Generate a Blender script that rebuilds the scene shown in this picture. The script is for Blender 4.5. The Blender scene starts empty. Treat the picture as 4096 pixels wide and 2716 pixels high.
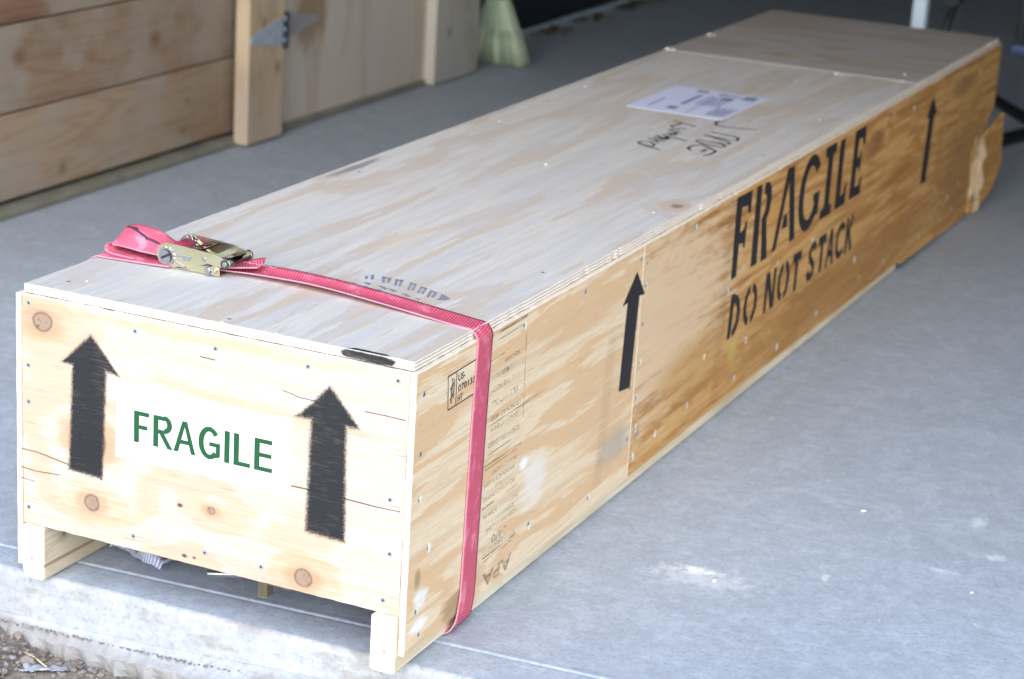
import bpy, bmesh, math, random
from mathutils import Vector, Matrix, noise as mnoise
R = math.radians
random.seed(7)
S = bpy.context.scene
C = S.collection

# ------------------------------------------------------------------ camera, sky, sun, exposure
cd = bpy.data.cameras.new("camera")
cam = bpy.data.objects.new("camera", cd); C.objects.link(cam)
cam.location = (1.1975, -2.4022, 1.315)
cam.rotation_euler = (R(72.6635), R(-3.3361), R(25.0125))
cd.sensor_width = 36.0; cd.lens = 77.71
cd.clip_start = 0.05; cd.clip_end = 300
cd.dof.use_dof = True; cd.dof.focus_distance = 2.95; cd.dof.aperture_fstop = 5.8
S.camera = cam

SUN_ELEV, SUN_AZ = 36, 18           # soft daylight from behind the camera; azimuth measured from -Y towards +X
world = bpy.data.worlds.new("World"); S.world = world; world.use_nodes = True
wn = world.node_tree.nodes; wl = world.node_tree.links
bg = wn["Background"]
sky = wn.new("ShaderNodeTexSky"); sky.sky_type = 'NISHITA'; sky.sun_disc = False
sky.sun_elevation = R(SUN_ELEV); sky.sun_rotation = R(180 - SUN_AZ)
sky.air_density = 1.0; sky.dust_density = 0.5; sky.ozone_density = 1.0
wl.new(sky.outputs[0], bg.inputs[0]); bg.inputs[1].default_value = 0.15
sd = bpy.data.lights.new("sun", 'SUN'); sd.energy = 0.9; sd.angle = R(75); sd.color = (1.0, 0.97, 0.92)
sun = bpy.data.objects.new("sun", sd); C.objects.link(sun)
dv = Vector((math.sin(R(SUN_AZ)) * math.cos(R(SUN_ELEV)), -math.cos(R(SUN_AZ)) * math.cos(R(SUN_ELEV)), math.sin(R(SUN_ELEV))))
sun.rotation_euler = dv.to_track_quat('Z', 'Y').to_euler()
sun.location = (2, -6, 6)
S.view_settings.view_transform = 'Standard'; S.view_settings.look = 'None'
S.view_settings.gamma = 1.0; S.view_settings.use_curve_mapping = False
S.view_settings.exposure = 1.88
S.render.engine = 'CYCLES'
S.cycles.use_denoising = True
S.cycles.max_bounces = 6; S.cycles.diffuse_bounces = 3; S.cycles.transparent_max_bounces = 8
S.cycles.sample_clamp_indirect = 8

# ------------------------------------------------------------------ node helpers
class G:
    def __init__(s, name):
        s.m = bpy.data.materials.new(name); s.m.use_nodes = True
        s.t = s.m.node_tree; s.n = s.t.nodes; s.b = s.n["Principled BSDF"]; s.out = s.n["Material Output"]
        s.b.inputs['Roughness'].default_value = 0.65
    def put(s, sock, v):
        if hasattr(v, 'is_linked') or isinstance(v, bpy.types.NodeSocket): s.t.links.new(v, sock)
        elif isinstance(v, (tuple, list)) and len(v) == 3 and sock.type == 'RGBA': sock.default_value = (*v, 1)
        else: sock.default_value = v
    def ma(s, op, a, b=0.0, c=None):
        n = s.n.new("ShaderNodeMath"); n.operation = op
        s.put(n.inputs[0], a); s.put(n.inputs[1], b)
        if c is not None: s.put(n.inputs[2], c)
        return n.outputs[0]
    def mix(s, f, a, b, blend='MIX'):
        n = s.n.new("ShaderNodeMix"); n.data_type = 'RGBA'; n.blend_type = blend; n.clamp_factor = True
        s.put(n.inputs[0], f); s.put(n.inputs[6], a); s.put(n.inputs[7], b); return n.outputs[2]
    def ss(s, x, a, b, lo=0.0, hi=1.0):
        n = s.n.new("ShaderNodeMapRange"); n.interpolation_type = 'SMOOTHSTEP'
        s.put(n.inputs[0], x)
        for i, v in enumerate((a, b, lo, hi)): n.inputs[i + 1].default_value = v
        return n.outputs[0]
    def obj(s):
        if not hasattr(s, 'tc'): s.tc = s.n.new("ShaderNodeTexCoord")
        return s.tc.outputs['Object']
    def uv(s):
        n = s.n.new("ShaderNodeUVMap"); return n.outputs[0]
    def xyz(s, v=None):
        n = s.n.new("ShaderNodeSeparateXYZ"); s.t.links.new(v or s.obj(), n.inputs[0]); return n.outputs
    def vec(s, x, y, z=0.0):
        n = s.n.new("ShaderNodeCombineXYZ")
        for i, v in enumerate((x, y, z)): s.put(n.inputs[i], v)
        return n.outputs[0]
    def noise(s, v, scale=5.0, detail=3.0, rough=0.55, dist=0.0):
        n = s.n.new("ShaderNodeTexNoise"); s.t.links.new(v, n.inputs['Vector'])
        n.inputs['Scale'].default_value = scale; n.inputs['Detail'].default_value = detail
        n.inputs['Roughness'].default_value = rough; n.inputs['Distortion'].default_value = dist
        return n.outputs[0]
    def mapv(s, v, sc):
        n = s.n.new("ShaderNodeMapping"); s.t.links.new(v, n.inputs[0]); n.inputs[3].default_value = sc; return n.outputs[0]
    def bump(s, h, strength=0.3, dist=0.002):
        n = s.n.new("ShaderNodeBump"); s.put(n.inputs['Height'], h)
        n.inputs['Strength'].default_value = strength; n.inputs['Distance'].default_value = dist
        s.t.links.new(n.outputs[0], s.b.inputs['Normal'])
    def col(s, c): s.put(s.b.inputs['Base Color'], c)
    def set(s, **k):
        for a, v in k.items(): s.put(s.b.inputs[a.replace('_', ' ')], v)
        return s
    def alpha(s, a): s.put(s.b.inputs['Alpha'], a)

def veneer(name, ga, ca, pale, tan, dark, seed=0.0, knots=(), K=6.0, tanamt=0.8, fleck=0.6, wsc=1.0, grey=None, greyamt=0.0, tone_patches=(), lo=.15, rough=0.62, streak=0.0, feather=.065, stw=.42):
    """rotary-cut softwood veneer: grain along axis ga, across axis ca, knots = (g, c, core radius, halo radius)"""
    g = G(name); X = g.xyz(); a, c = X[ga], X[ca]
    fine = g.noise(g.vec(g.ma('MULTIPLY', a, 10.0), g.ma('MULTIPLY', c, 330.0), seed + 3.3), 1.0, 3.0, 0.65)
    h = g.noise(g.vec(g.ma('MULTIPLY', a, .9 * wsc), g.ma('MULTIPLY', c, 7.0 * wsc), seed), 1.0, 5.0, 0.55, 0.35)
    h = g.ma('ADD', h, g.ma('MULTIPLY', g.ma('SUBTRACT', fine, 0.5), feather))
    D = []
    for (kg, kc, r, hr) in knots:
        dx = g.ma('SUBTRACT', a, kg); dy = g.ma('SUBTRACT', c, kc)
        d = g.ma('SQRT', g.ma('ADD', g.ma('MULTIPLY', g.ma('MULTIPLY', dx, dx), 0.40), g.ma('MULTIPLY', dy, dy)))
        D.append((d, dx, dy, r, hr)); h = g.ma('ADD', h, g.ss(d, 0.0, hr * 3.0, 0.9 / K, 0.0))
    s1 = g.ma('SINE', g.ma('MULTIPLY', h, 6.283 * K))
    big = g.noise(g.vec(g.ma('MULTIPLY', a, 2.4), g.ma('MULTIPLY', c, 10.0), seed + 9.1), 1.0, 4.0, .6)
    tone = g.ma('MULTIPLY', g.ss(s1, lo, lo + .40), g.ss(big, 0.30, 0.50, .25, 1.0))
    col = g.mix(g.ma('MULTIPLY', tone, tanamt), pale, tan)
    lines = g.ss(g.ma('SINE', g.ma('MULTIPLY', h, 6.283 * K * 4.5)), 0.1, 1.0)
    col = g.mix(g.ma('MULTIPLY', lines, 0.30 * tanamt), col, tan)
    col = g.mix(g.ss(fine, 0.38, 0.72, 0.0, 0.38), col, tan)
    st = g.noise(g.vec(g.ma('MULTIPLY', a, 3.2), g.ma('MULTIPLY', c, 75.0), seed + 6.1), 1.0, 4.0, 0.6)
    col = g.mix(g.ss(st, .36, .70, 0.0, stw), col, tuple(.55 * t + .45 * p * .8 for t, p in zip(tan, pale)))
    if streak: col = g.mix(g.ma('MULTIPLY', g.ss(st, 0.47, 0.70), streak), col, g.mix(.45, tan, dark))
    if grey: col = g.mix(g.ma('MULTIPLY', g.ss(st, 0.36, 0.58), g.ss(big, .66, .40, .25, greyamt)), col, grey)
    wn_ = g.noise(g.vec(g.ma('MULTIPLY', a, 24.0), g.ma('MULTIPLY', c, 95.0), seed + 1.7), 1.0, 3.0, 0.6)
    fl = g.noise(g.vec(g.ma('MULTIPLY', a, 26.0), g.ma('MULTIPLY', c, 330.0), seed + 7.9), 1.0, 1.0, 0.5)
    col = g.mix(g.ma('MULTIPLY', g.ma('MULTIPLY', g.ss(fl, 0.62, 0.76), g.ss(big, .48, .66)), fleck), col, dark)
    col = g.mix(g.ma('MULTIPLY', g.ss(wn_, 0.60, 0.78), 0.35), col, tuple(min(1, x * 1.12 + .05) for x in pale))
    amber = tuple(.6 * t + .4 * p for t, p in zip((0.56, 0.29, 0.11), tan))
    for (d0, dx, dy, r, hr) in D:
        w = g.ma('MULTIPLY', g.ma('SUBTRACT', big, 0.5), hr * 2.0)
        w = g.ma('ADD', w, g.ma('MULTIPLY', g.ma('SUBTRACT', wn_, 0.5), hr * .5))
        d = g.ma('ADD', d0, w)
        col = g.mix(g.ma('MULTIPLY', g.ss(d, hr * .70, hr * 1.0, 0.60, 0.0), g.ss(fine, 0.25, 0.7, .35, 1.0)), col, amber)
        col = g.mix(g.ss(d0, r * .9, r * 2.0, 0.5, 0.0), col, tuple(.6 * x for x in amber))
        d2 = g.ma('ADD', g.ma('SQRT', g.ma('ADD', g.ma('MULTIPLY', dx, dx), g.ma('MULTIPLY', g.ma('MULTIPLY', dy, dy), 1.15))), g.ma('MULTIPLY', w, 0.22))
        an = g.noise(g.vec(g.ma('MULTIPLY', g.ma('ARCTAN2', dy, dx), 1.6), g.ma('MULTIPLY', d2, 60.0), r * 900), 1.0, 2.0, .6)
        ring = g.ma('SINE', g.ma('MULTIPLY', d2, 6.283 * 360))
        kc_ = g.mix(g.ss(ring, -0.2, 0.9, 0.0, 0.22), (0.32, 0.215, 0.145), (0.17, 0.10, 0.06))
        kc_ = g.mix(g.ss(an, .56, .68, 0, .8), kc_, (0.10, 0.055, 0.035))
        kc_ = g.mix(g.ss(d2, r * .78, r * 1.0, 0.0, 0.7), kc_, (0.085, 0.045, 0.03))
        col = g.mix(g.ss(d2, r * .92, r * 1.25, .95, 0.0), col, kc_)
    for (sg, sc, rg, rc, cc, am) in tone_patches:
        dx = g.ma('DIVIDE', g.ma('SUBTRACT', a, sg), rg); dy = g.ma('DIVIDE', g.ma('SUBTRACT', c, sc), rc)
        d = g.ma('SQRT', g.ma('ADD', g.ma('MULTIPLY', dx, dx), g.ma('MULTIPLY', dy, dy)))
        d = g.ma('ADD', d, g.ma('MULTIPLY', g.ma('SUBTRACT', g.ma('ADD', g.ma('MULTIPLY', wn_, .5), g.ma('MULTIPLY', st, .5)), 0.5), 2.0 if rg > .02 else .4))
        col = g.mix(g.ss(d, 0.35, 1.05, am, 0.0), col, cc)
    g.col(col); g.set(Roughness=rough)
    g.bump(g.ma('ADD', fine, g.ma('MULTIPLY', s1, 0.12)), 0.35, 0.0012)
    return g.m

def ply_edge(name, axis, z0, period=0.0046):
    g = G(name); X = g.xyz()
    o = [i for i in range(3) if i != axis]
    w = g.noise(g.vec(g.ma('MULTIPLY', X[o[0]], 14.0), g.ma('MULTIPLY', X[o[1]], 14.0), 0.3), 1.0, 3.0)
    ph = g.ma('ADD', g.ma('DIVIDE', g.ma('SUBTRACT', X[axis], z0), period), g.ma('MULTIPLY', w, 0.25))
    s = g.ma('SINE', g.ma('MULTIPLY', ph, 6.283))
    c = g.mix(g.ss(s, -0.1, 0.5), (0.80, 0.73, 0.63), (0.66, 0.54, 0.41))
    f = g.noise(g.mapv(g.obj(), (60, 60, 60)), 3.0, 4.0, 0.7)
    c = g.mix(g.ss(f, 0.58, 0.74, 0.0, 0.4), c, (0.42, 0.33, 0.25))
    c = g.mix(g.ss(s, 0.93, 1.0, 0.0, 0.35), c, (0.35, 0.26, 0.19))
    g.col(c); g.set(Roughness=0.75); g.bump(g.ma('ADD', s, f), 0.5, 0.001)
    return g.m

def lumber(name, ga, ca, da, base, dark, seed=0.0, scale=1.0, knots=(), stain=None, stainamt=0.0, stripe=None):
    g = G(name); X = g.xyz(); a, c, d = X[ga], X[ca], X[da]
    v = g.vec(g.ma('MULTIPLY', a, 1.1 * scale), g.ma('MULTIPLY', c, 13.0 * scale), g.ma('ADD', g.ma('MULTIPLY', d, 13.0), seed))
    h = g.noise(v, 1.0, 3.0, 0.5, 0.4)
    s = g.ma('SINE', g.ma('MULTIPLY', h, 60.0))
    col = g.mix(g.ss(s, 0.0, 1.0, 0.0, 0.55), base, dark)
    fine = g.noise(g.vec(g.ma('MULTIPLY', a, 6.0), g.ma('MULTIPLY', c, 300.0), g.ma('MULTIPLY', d, 300.0)), 1.0, 3.0, 0.6)
    col = g.mix(g.ss(fine, 0.4, 0.8, 0.0, 0.4), col, dark)
    big = g.noise(g.vec(g.ma('MULTIPLY', a, 1.7), g.ma('MULTIPLY', c, 4.0), seed + 4.0), 1.0, 3.0)
    col = g.mix(g.ss(big, 0.4, 0.7, 0.0, 0.5), col, tuple(x * .68 for x in dark))
    if stain:
        st = g.noise(g.vec(g.ma('MULTIPLY', a, 2.2), g.ma('MULTIPLY', c, 2.2), seed + 8.0), 1.6, 4.0, 0.6)
        col = g.mix(g.ss(st, 0.42, 0.62, 0.0, stainamt), col, stain)
    if stripe:
        q = g.ma('ABSOLUTE', g.ma('ADD', g.ma('SUBTRACT', c, stripe), g.ma('MULTIPLY', g.ma('SUBTRACT', big, .5), .008)))
        col = g.mix(g.ss(q, .0014, .0034, .85, 0), col, (.30, .17, .09))
    for (kg, kc, r) in knots:
        dx = g.ma('SUBTRACT', a, kg); dy = g.ma('SUBTRACT', c, kc)
        q = g.ma('SQRT', g.ma('ADD', g.ma('MULTIPLY', g.ma('MULTIPLY', dx, dx), 0.6), g.ma('MULTIPLY', dy, dy)))
        q = g.ma('ADD', q, g.ma('MULTIPLY', g.ma('SUBTRACT', h, 0.5), r * 2.0))
        col = g.mix(g.ss(q, r * 1.0, r * 2.4, 0.6, 0.0), col, tuple(x * 0.8 for x in dark))
        col = g.mix(g.ss(q, r * .4, r * 1.1, 0.6, 0.0), col, (0.16, 0.085, 0.045))
    g.col(col); g.set(Roughness=0.7); g.bump(fine, 0.3, 0.001)
    return g.m

def plain(name, c, rough=0.5, metal=0.0, var=0.15, sc=30.0, bump=0.0):
    g = G(name); n = g.noise(g.obj(), sc, 4.0, 0.6)
    g.col(g.mix(n, tuple(x * (1 - var) for x in c), tuple(min(1, x * (1 + var)) for x in c)))
    g.set(Roughness=rough, Metallic=metal)
    if bump: g.bump(n, bump, 0.002)
    return g.m

# ------------------------------------------------------------------ mesh helpers
def link(o, parent=None):
    C.objects.link(o)
    if parent: o.parent = parent
    return o
def mesh(name, verts, faces, mats, parent=None, midx=None, smooth=False):
    me = bpy.data.meshes.new(name); me.from_pydata([tuple(v) for v in verts], [], faces)
    for m in (mats if isinstance(mats, (list, tuple)) else [mats]): me.materials.append(m)
    if midx: me.polygons.foreach_set('material_index', midx)
    if smooth: me.polygons.foreach_set('use_smooth', [True] * len(me.polygons))
    me.validate(); me.update()
    return link(bpy.data.objects.new(name, me), parent)
def from_bm(name, bm, mats, parent=None, smooth=False):
    me = bpy.data.meshes.new(name); bm.to_mesh(me); bm.free()
    for m in (mats if isinstance(mats, (list, tuple)) else [mats]): me.materials.append(m)
    if smooth: me.polygons.foreach_set('use_smooth', [True] * len(me.polygons))
    return link(bpy.data.objects.new(name, me), parent)
def empty(name, loc=(0, 0, 0)):
    o = bpy.data.objects.new(name, None); o.empty_display_size = .1; o.location = loc; return link(o)
def tag(o, label=None, cat=None, group=None, kind=None):
    if label: o['label'] = label
    if cat: o['category'] = cat
    if group: o['group'] = group
    if kind: o['kind'] = kind
    return o
def addbox(bm, x0, x1, y0, y1, z0, z1, bev=0.0, mi=0, M=None):
    r = bmesh.ops.create_cube(bm, size=1.0)
    vs = r['verts']
    for v in vs:
        v.co = Vector(((x0 + x1) / 2 + v.co.x * (x1 - x0), (y0 + y1) / 2 + v.co.y * (y1 - y0), (z0 + z1) / 2 + v.co.z * (z1 - z0)))
        if M: v.co = M @ v.co
    fs = set(f for v in vs for f in v.link_faces)
    for f in fs: f.material_index = mi
    if bev:
        bmesh.ops.bevel(bm, geom=list({e for v in vs for e in v.link_edges}), offset=bev, segments=2, affect='EDGES', profile=0.6)
def box(name, b, mat, parent=None, bev=0.0):
    bm = bmesh.new(); addbox(bm, *b, bev=bev); return from_bm(name, bm, mat, parent)
def cyl(bm, p0, p1, r0, r1=None, seg=16, mi=0, caps=True):
    p0, p1 = Vector(p0), Vector(p1); r1 = r0 if r1 is None else r1
    d = (p1 - p0).normalized(); u = d.orthogonal().normalized(); w = d.cross(u)
    A, B = [], []
    for i in range(seg):
        t = 2 * math.pi * i / seg; o = u * math.cos(t) + w * math.sin(t)
        A.append(bm.verts.new(p0 + o * r0)); B.append(bm.verts.new(p1 + o * r1))
    for i in range(seg):
        f = bm.faces.new((A[i], A[(i + 1) % seg], B[(i + 1) % seg], B[i])); f.smooth = True; f.material_index = mi
    if caps:
        bm.faces.new(A[::-1]).material_index = mi; bm.faces.new(B).material_index = mi
def jag(p0, p1, n, amp, rnd, chip=0.0):
    """points along an edge with small random chips (2-D)"""
    out = []; L = math.hypot(p1[0] - p0[0], p1[1] - p0[1])
    nx, ny = -(p1[1] - p0[1]) / L, (p1[0] - p0[0]) / L
    for i in range(n):
        t = i / n; o = rnd.uniform(-amp, amp) if i else 0.0
        if i and rnd.random() < 0.08: o += chip * rnd.random()
        out.append((p0[0] + (p1[0] - p0[0]) * t + nx * o, p0[1] + (p1[1] - p0[1]) * t + ny * o))
    return out
def slab(name, outline, axis, lo, hi, mats, parent=None, bev=0.0008):
    """extrude a 2-D outline along axis from lo to hi; material 0 on the two faces, 1 on the edges"""
    def P(a, b, h): return ((h, a, b), (a, h, b), (a, b, h))[axis]
    n = len(outline); cx = sum(p[0] for p in outline) / n; cy = sum(p[1] for p in outline) / n
    area = sum(outline[i][0] * outline[(i + 1) % n][1] - outline[(i + 1) % n][0] * outline[i][1] for i in range(n))
    if area < 0: outline = outline[::-1]
    ins = offset_poly(outline, -bev)
    v = [P(*p, lo) for p in ins] + [P(*p, lo + bev) for p in outline] + [P(*p, hi - bev) for p in outline] + [P(*p, hi) for p in ins]
    f = [list(range(n))[::-1], list(range(3 * n, 4 * n))]; mi = [0, 0]
    for k in range(3):
        for i in range(n):
            j = (i + 1) % n; f.append((k * n + i, k * n + j, (k + 1) * n + j, (k + 1) * n + i)); mi.append(1)
    if axis == 1: f = [q[::-1] for q in f]
    return mesh(name, v, f, mats, parent, mi)
def offset_poly(pts, d):
    """move every edge of a counter-clockwise polygon outwards by d"""
    n = len(pts); out = []
    for i in range(n):
        a, b, c = Vector(pts[i - 1]), Vector(pts[i]), Vector(pts[(i + 1) % n])
        e1 = (b - a); e2 = (c - b)
        e1 = e1.normalized() if e1.length > 1e-9 else Vector((1, 0)); e2 = e2.normalized() if e2.length > 1e-9 else e1
        n1 = Vector((e1.y, -e1.x)); n2 = Vector((e2.y, -e2.x))
        m = n1 + n2
        if m.length < 1e-4: m = n1
        m.normalize(); k = 1.0 / max(0.45, m.dot(n1))
        out.append(tuple(b + m * d * k))
    return out
FRAME = {'side': lambda a, b, h: (h, a, b), 'front': lambda a, b, h: (a, -h, b), 'top': lambda a, b, h: (a, b, h)}
def ink(name, polys, where, h, mat, parent, soft=0.002):
    """sprayed or printed polygons on a face, with an edge that fades out over `soft`"""
    P = FRAME[where]; V, F, A = [], [], []
    for k, p in enumerate(polys):
        n = len(p)
        if sum(p[i][0] * p[(i + 1) % n][1] - p[(i + 1) % n][0] * p[i][1] for i in range(n)) < 0: p = p[::-1]
        hh = h + 0.00004 * (k % 7); o = len(V)
        i_, o_ = offset_poly(p, -soft * .5), offset_poly(p, soft * .6)
        V += [P(*q, hh) for q in i_] + [P(*q, hh) for q in o_]; A += [1.0] * n + [0.0] * n
        F.append([o + i for i in range(n)])
        for i in range(n):
            j = (i + 1) % n; F.append((o + i, o + n + i, o + n + j, o + j))
    if where == 'front': pass
    ob = mesh(name, V, F, mat, parent)
    at = ob.data.attributes.new('ink', 'FLOAT', 'POINT'); at.data.foreach_set('value', A)
    return ob
def strokepoly(pts, w):
    L, Rr = [], []
    for i, p in enumerate(pts):
        a = Vector(pts[max(0, i - 1)]); b = Vector(pts[min(len(pts) - 1, i + 1)])
        d = (b - a).normalized(); n = Vector((-d.y, d.x)) * w / 2
        L.append(tuple(Vector(p) + n)); Rr.append(tuple(Vector(p) - n))
    return L + Rr[::-1]
def arc(cx, cy, rx, ry, a0, a1, w, n=14):
    """arc-shaped stencil piece: outer ellipse then inner ellipse back; w = (wx, wy)"""
    o = [(cx + rx * math.cos(R(a0 + (a1 - a0) * i / n)), cy + ry * math.sin(R(a0 + (a1 - a0) * i / n))) for i in range(n + 1)]
    q = [(cx + (rx - w[0]) * math.cos(R(a0 + (a1 - a0) * i / n)), cy + (ry - w[1]) * math.sin(R(a0 + (a1 - a0) * i / n))) for i in range(n + 1)]
    return o + q[::-1]
def text(name, body, where, origin, height, width, mat, parent, h=0.0004, flip=False, bold=0.0, space=1.0):
    cu = bpy.data.curves.new(name, 'FONT'); cu.body = body; cu.offset = bold; cu.space_character = space; cu.resolution_u = 3
    o = bpy.data.objects.new(name + "_tmp", cu); C.objects.link(o)
    dg = bpy.context.evaluated_depsgraph_get(); dg.update()
    me = bpy.data.meshes.new_from_object(o.evaluated_get(dg))
    bpy.data.objects.remove(o); me.name = name
    xs = [v.co.x for v in me.vertices]; ys = [v.co.y for v in me.vertices]
    x0, x1, y0, y1 = min(xs), max(xs), min(ys), max(ys)
    P = FRAME[where]
    for v in me.vertices:
        u = (v.co.x - x0) / (x1 - x0) * width; w = (v.co.y - y0) / (y1 - y0) * height
        if flip: u, w = -u, -w
        v.co = P(origin[0] + u, origin[1] + w, h)
    me.materials.clear(); me.materials.append(mat)
    return link(bpy.data.objects.new(name, me), parent)

# ------------------------------------------------------------------ materials
def concrete(name, base, outside=False):
    g = G(name); o = g.obj(); X = g.xyz()
    n1 = g.noise(o, 1.6, 4.0, 0.6); n2 = g.noise(o, 13.0, 7.0, 0.72); n3 = g.noise(o, 130.0, 5.0, 0.75)
    tr = g.noise(g.vec(g.ma('MULTIPLY', g.ma('ADD', X[0], g.ma('MULTIPLY', X[1], -0.07)), 16.0), g.ma('MULTIPLY', g.ma('ADD', X[1], g.ma('MULTIPLY', X[0], -0.07)), 70.0), g.ma('MULTIPLY', X[2], 60.0)), 1.0, 5.0, 0.7)
    d = tuple(x * 0.88 for x in base); l = tuple(min(1, x * 1.18) for x in base)
    c = g.mix(g.ss(n1, 0.3, 0.7), d, base)
    n4 = g.noise(o, 45.0, 6.0, 0.75)
    c = g.mix(g.ss(n2, 0.42, 0.62, 0.0, 0.60), c, l)
    c = g.mix(g.ss(n4, 0.36, 0.62, 0.50, 0.0), c, tuple(x * 0.76 for x in base))
    c = g.mix(g.ss(n4, 0.52, 0.66, 0.0, 0.45), c, l)
    c = g.mix(g.ss(tr, 0.48, 0.72, 0.0, 0.30), c, tuple(x * 0.70 for x in base))
    st = g.noise(o, 9.0, 3.0, 0.55, 0.8)
    c = g.mix(g.ss(st, 0.68, 0.76, 0.0, 0.45), c, (0.22, 0.18, 0.15))
    c = g.mix(g.ss(n3, 0.53, 0.66, 0.0, 0.60), c, tuple(x * 0.55 for x in base))
    c = g.mix(g.ss(n3, 0.34, 0.46, 0.45, 0.0), c, l)
    hl_ = g.ma('ABSOLUTE', g.ma('SUBTRACT', g.noise(g.mapv(o, (2.2, 5.0, 5.0)), 1.0, 3.0, .5, .6), .5))
    c = g.mix(g.ma('MULTIPLY', g.ss(hl_, .0006, .0030, .5, 0), g.ss(n1, .45, .6)), c, tuple(x * 1.45 for x in base))
    sp = g.noise(o, 30.0, 3.0, 0.6, 1.6)
    c = g.mix(g.ss(sp, 0.69, 0.76, 0.0, 0.6), c, (0.70, 0.70, 0.70))
    if outside:
        dn = g.noise(g.mapv(o, (9, 9, 22)), 1.0, 4.0, .6)
        c = g.mix(g.ss(dn, .52, .68, 0, .6), c, (.25, .205, .165))
        c = g.mix(g.ss(g.ma('ADD', X[2], g.ma('MULTIPLY', n2, .02)), -.074, -.056, .7, 0), c, (.26, .225, .195))
    else:
        q2 = g.noise(o, 60.0, 6.0, 0.75)
        for (x, y, rx, ry, cc, am) in ((.215, .556, .050, .020, (.84, .84, .83), .85), (.23, .53, .12, .05, (.72, .73, .74), .45), (.54, 1.0, .018, .040, (.56, .66, .60), .8), (.39, .638, .008, .025, (.8, .8, .8), .5), (.539, .762, .03, .015, (.8, .8, .82), .45), (.60, .86, .022, .02, (.75, .75, .78), .5)):
            dx = g.ma('DIVIDE', g.ma('SUBTRACT', X[0], x), rx); dy = g.ma('DIVIDE', g.ma('SUBTRACT', X[1], y), ry)
            q = g.ma('SQRT', g.ma('ADD', g.ma('MULTIPLY', dx, dx), g.ma('MULTIPLY', dy, dy)))
            q = g.ma('ADD', q, g.ma('MULTIPLY', g.ma('SUBTRACT', q2, 0.5), 3.2))
            c = g.mix(g.ss(q, 0.2, 0.9, am, 0.0), c, cc)
    g.col(c); g.set(Roughness=0.7)
    g.bump(g.ma('ADD', n3, g.ma('MULTIPLY', n2, 0.8)), 0.4, 0.002)
    return g.m
M_conc = concrete("concrete", (0.395, 0.435, 0.478))
M_conc_face = concrete("concrete_face", (0.40, 0.40, 0.405), True)
M_curb = plain("mossy_concrete", (0.20, 0.19, 0.14), 0.9, var=.5, sc=14, bump=.4)
M_dirt = plain("dirt", (0.23, 0.185, 0.145), 0.95, var=.5, sc=60, bump=.8)

KN_F = [(-.583, .389, .015, .040), (-.500, .138, .0125, .040), (-.304, .170, .0062, .019), (-.157, .105, .0125, .040), (-.502, .230, .022, .045)]
M_front = veneer("front_veneer", 0, 2, (0.595, 0.49, 0.408), (0.53, 0.355, 0.225), (0.28, 0.14, 0.08), 1.3, KN_F, K=3.0, tanamt=.7, fleck=.6, lo=.2, streak=.2,
                 tone_patches=((-.3, .412, .3, .010, (.52, .33, .17), .5), (-.3545, .167, .006, .004, (.14, .05, .04), 1), (-.346, .094, .006, .004, (.10, .045, .03), 1), (-.33, .0945, .0045, .003, (.2, .09, .06), 1),
                         (-.20, .088, .09, .010, (.5, .3, .2), .5)))
M_side_a = veneer("side_veneer_near", 1, 2, (0.80, 0.645, 0.44), (0.70, 0.435, 0.22), (0.34, 0.19, 0.08), 4.2,
                  [(.205, .062, .006, .03)], K=4.5, tanamt=.85, fleck=.3, lo=.15, wsc=1.35, streak=.18,
                  tone_patches=((.72, .11, .09, .035, (.42, .36, .29), .75), (.145, .045, .045, .030, (.36, .22, .10), .8), (.155, .022, .02, .012, (.10, .06, .035), .9),
                          (.36, .19, .018, .012, (.9, .88, .84), .9), (.40, .15, .06, .05, (.80, .74, .66), .7), (.04, .060, .03, .012, (.86, .82, .76), .9), (.04, .098, .025, .02, (.84, .8, .74), .9), (.03, .13, .012, .02, (.32, .2, .1), .7)))
M_side_b = veneer("side_veneer_far", 1, 2, (0.66, 0.385, 0.135), (0.45, 0.19, 0.036), (0.19, 0.08, 0.022), 8.6,
                  [(.938, .372, .006, .012), (.812, .099, .010, .012), (2.15, .37, .009, .025)], K=9.0, tanamt=.75, fleck=.5, wsc=.9, lo=.1, streak=.85,
                  tone_patches=((1.45, .34, .10, .03, (.60, .27, .06), .6), (2.12, .36, .10, .035, (.28, .11, .03), .7), (2.35, .25, .20, .03, (.33, .14, .035), .6), (1.75, .12, .15, .03, (.30, .13, .03), .6), (.86, .28, .50, .22, (.76, .56, .36), .8), (1.05, .15, .20, .06, (.52, .28, .075), .6), (1.28, .115, .03, .03, (.62, .55, .10), .5), (1.5, .20, .035, .025, (.62, .55, .10), .35), (2.0, .09, .9, .08, (.36, .175, .045), .7), (3.0, .15, .35, .15, (.30, .155, .05), .65), (2.9, .37, .15, .03, (.2, .1, .04), .6)))  # stains, plus daylight falloff put into colour: pale seam end, dark far end
M_lid = veneer("lid_veneer", 1, 0, (0.625, 0.58, 0.51), (0.53, 0.405, 0.285), (0.33, 0.24, 0.18), 2.7, [(1.02, -.035, .008, .03)], K=5.0, tanamt=.8, fleck=.35, wsc=1.0, streak=.30, stw=.25,
               grey=(0.52, 0.51, 0.50), greyamt=.6, tone_patches=((.93, -.60, .12, .012, (.16, .12, .12), .7), (.55, -.30, .12, .03, (.62, .50, .38), .5)))
M_lid_b = veneer("lid_veneer_back", 0, 1, (0.46, 0.41, 0.35), (0.35, 0.26, 0.18), (0.13, 0.085, 0.06), 6.7, [(-.38, 2.60, .008, .035), (-.30, 2.78, .006, .03)], K=4.0, tanamt=.8, fleck=.9, wsc=1.0, streak=.4,
                 grey=(0.40, 0.39, 0.39), greyamt=.7)
M_e_lid = ply_edge("ply_edge_lid", 2, .4246, .0052)
M_e_side = ply_edge("ply_edge_side", 0, 0.0, .0040)
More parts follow.
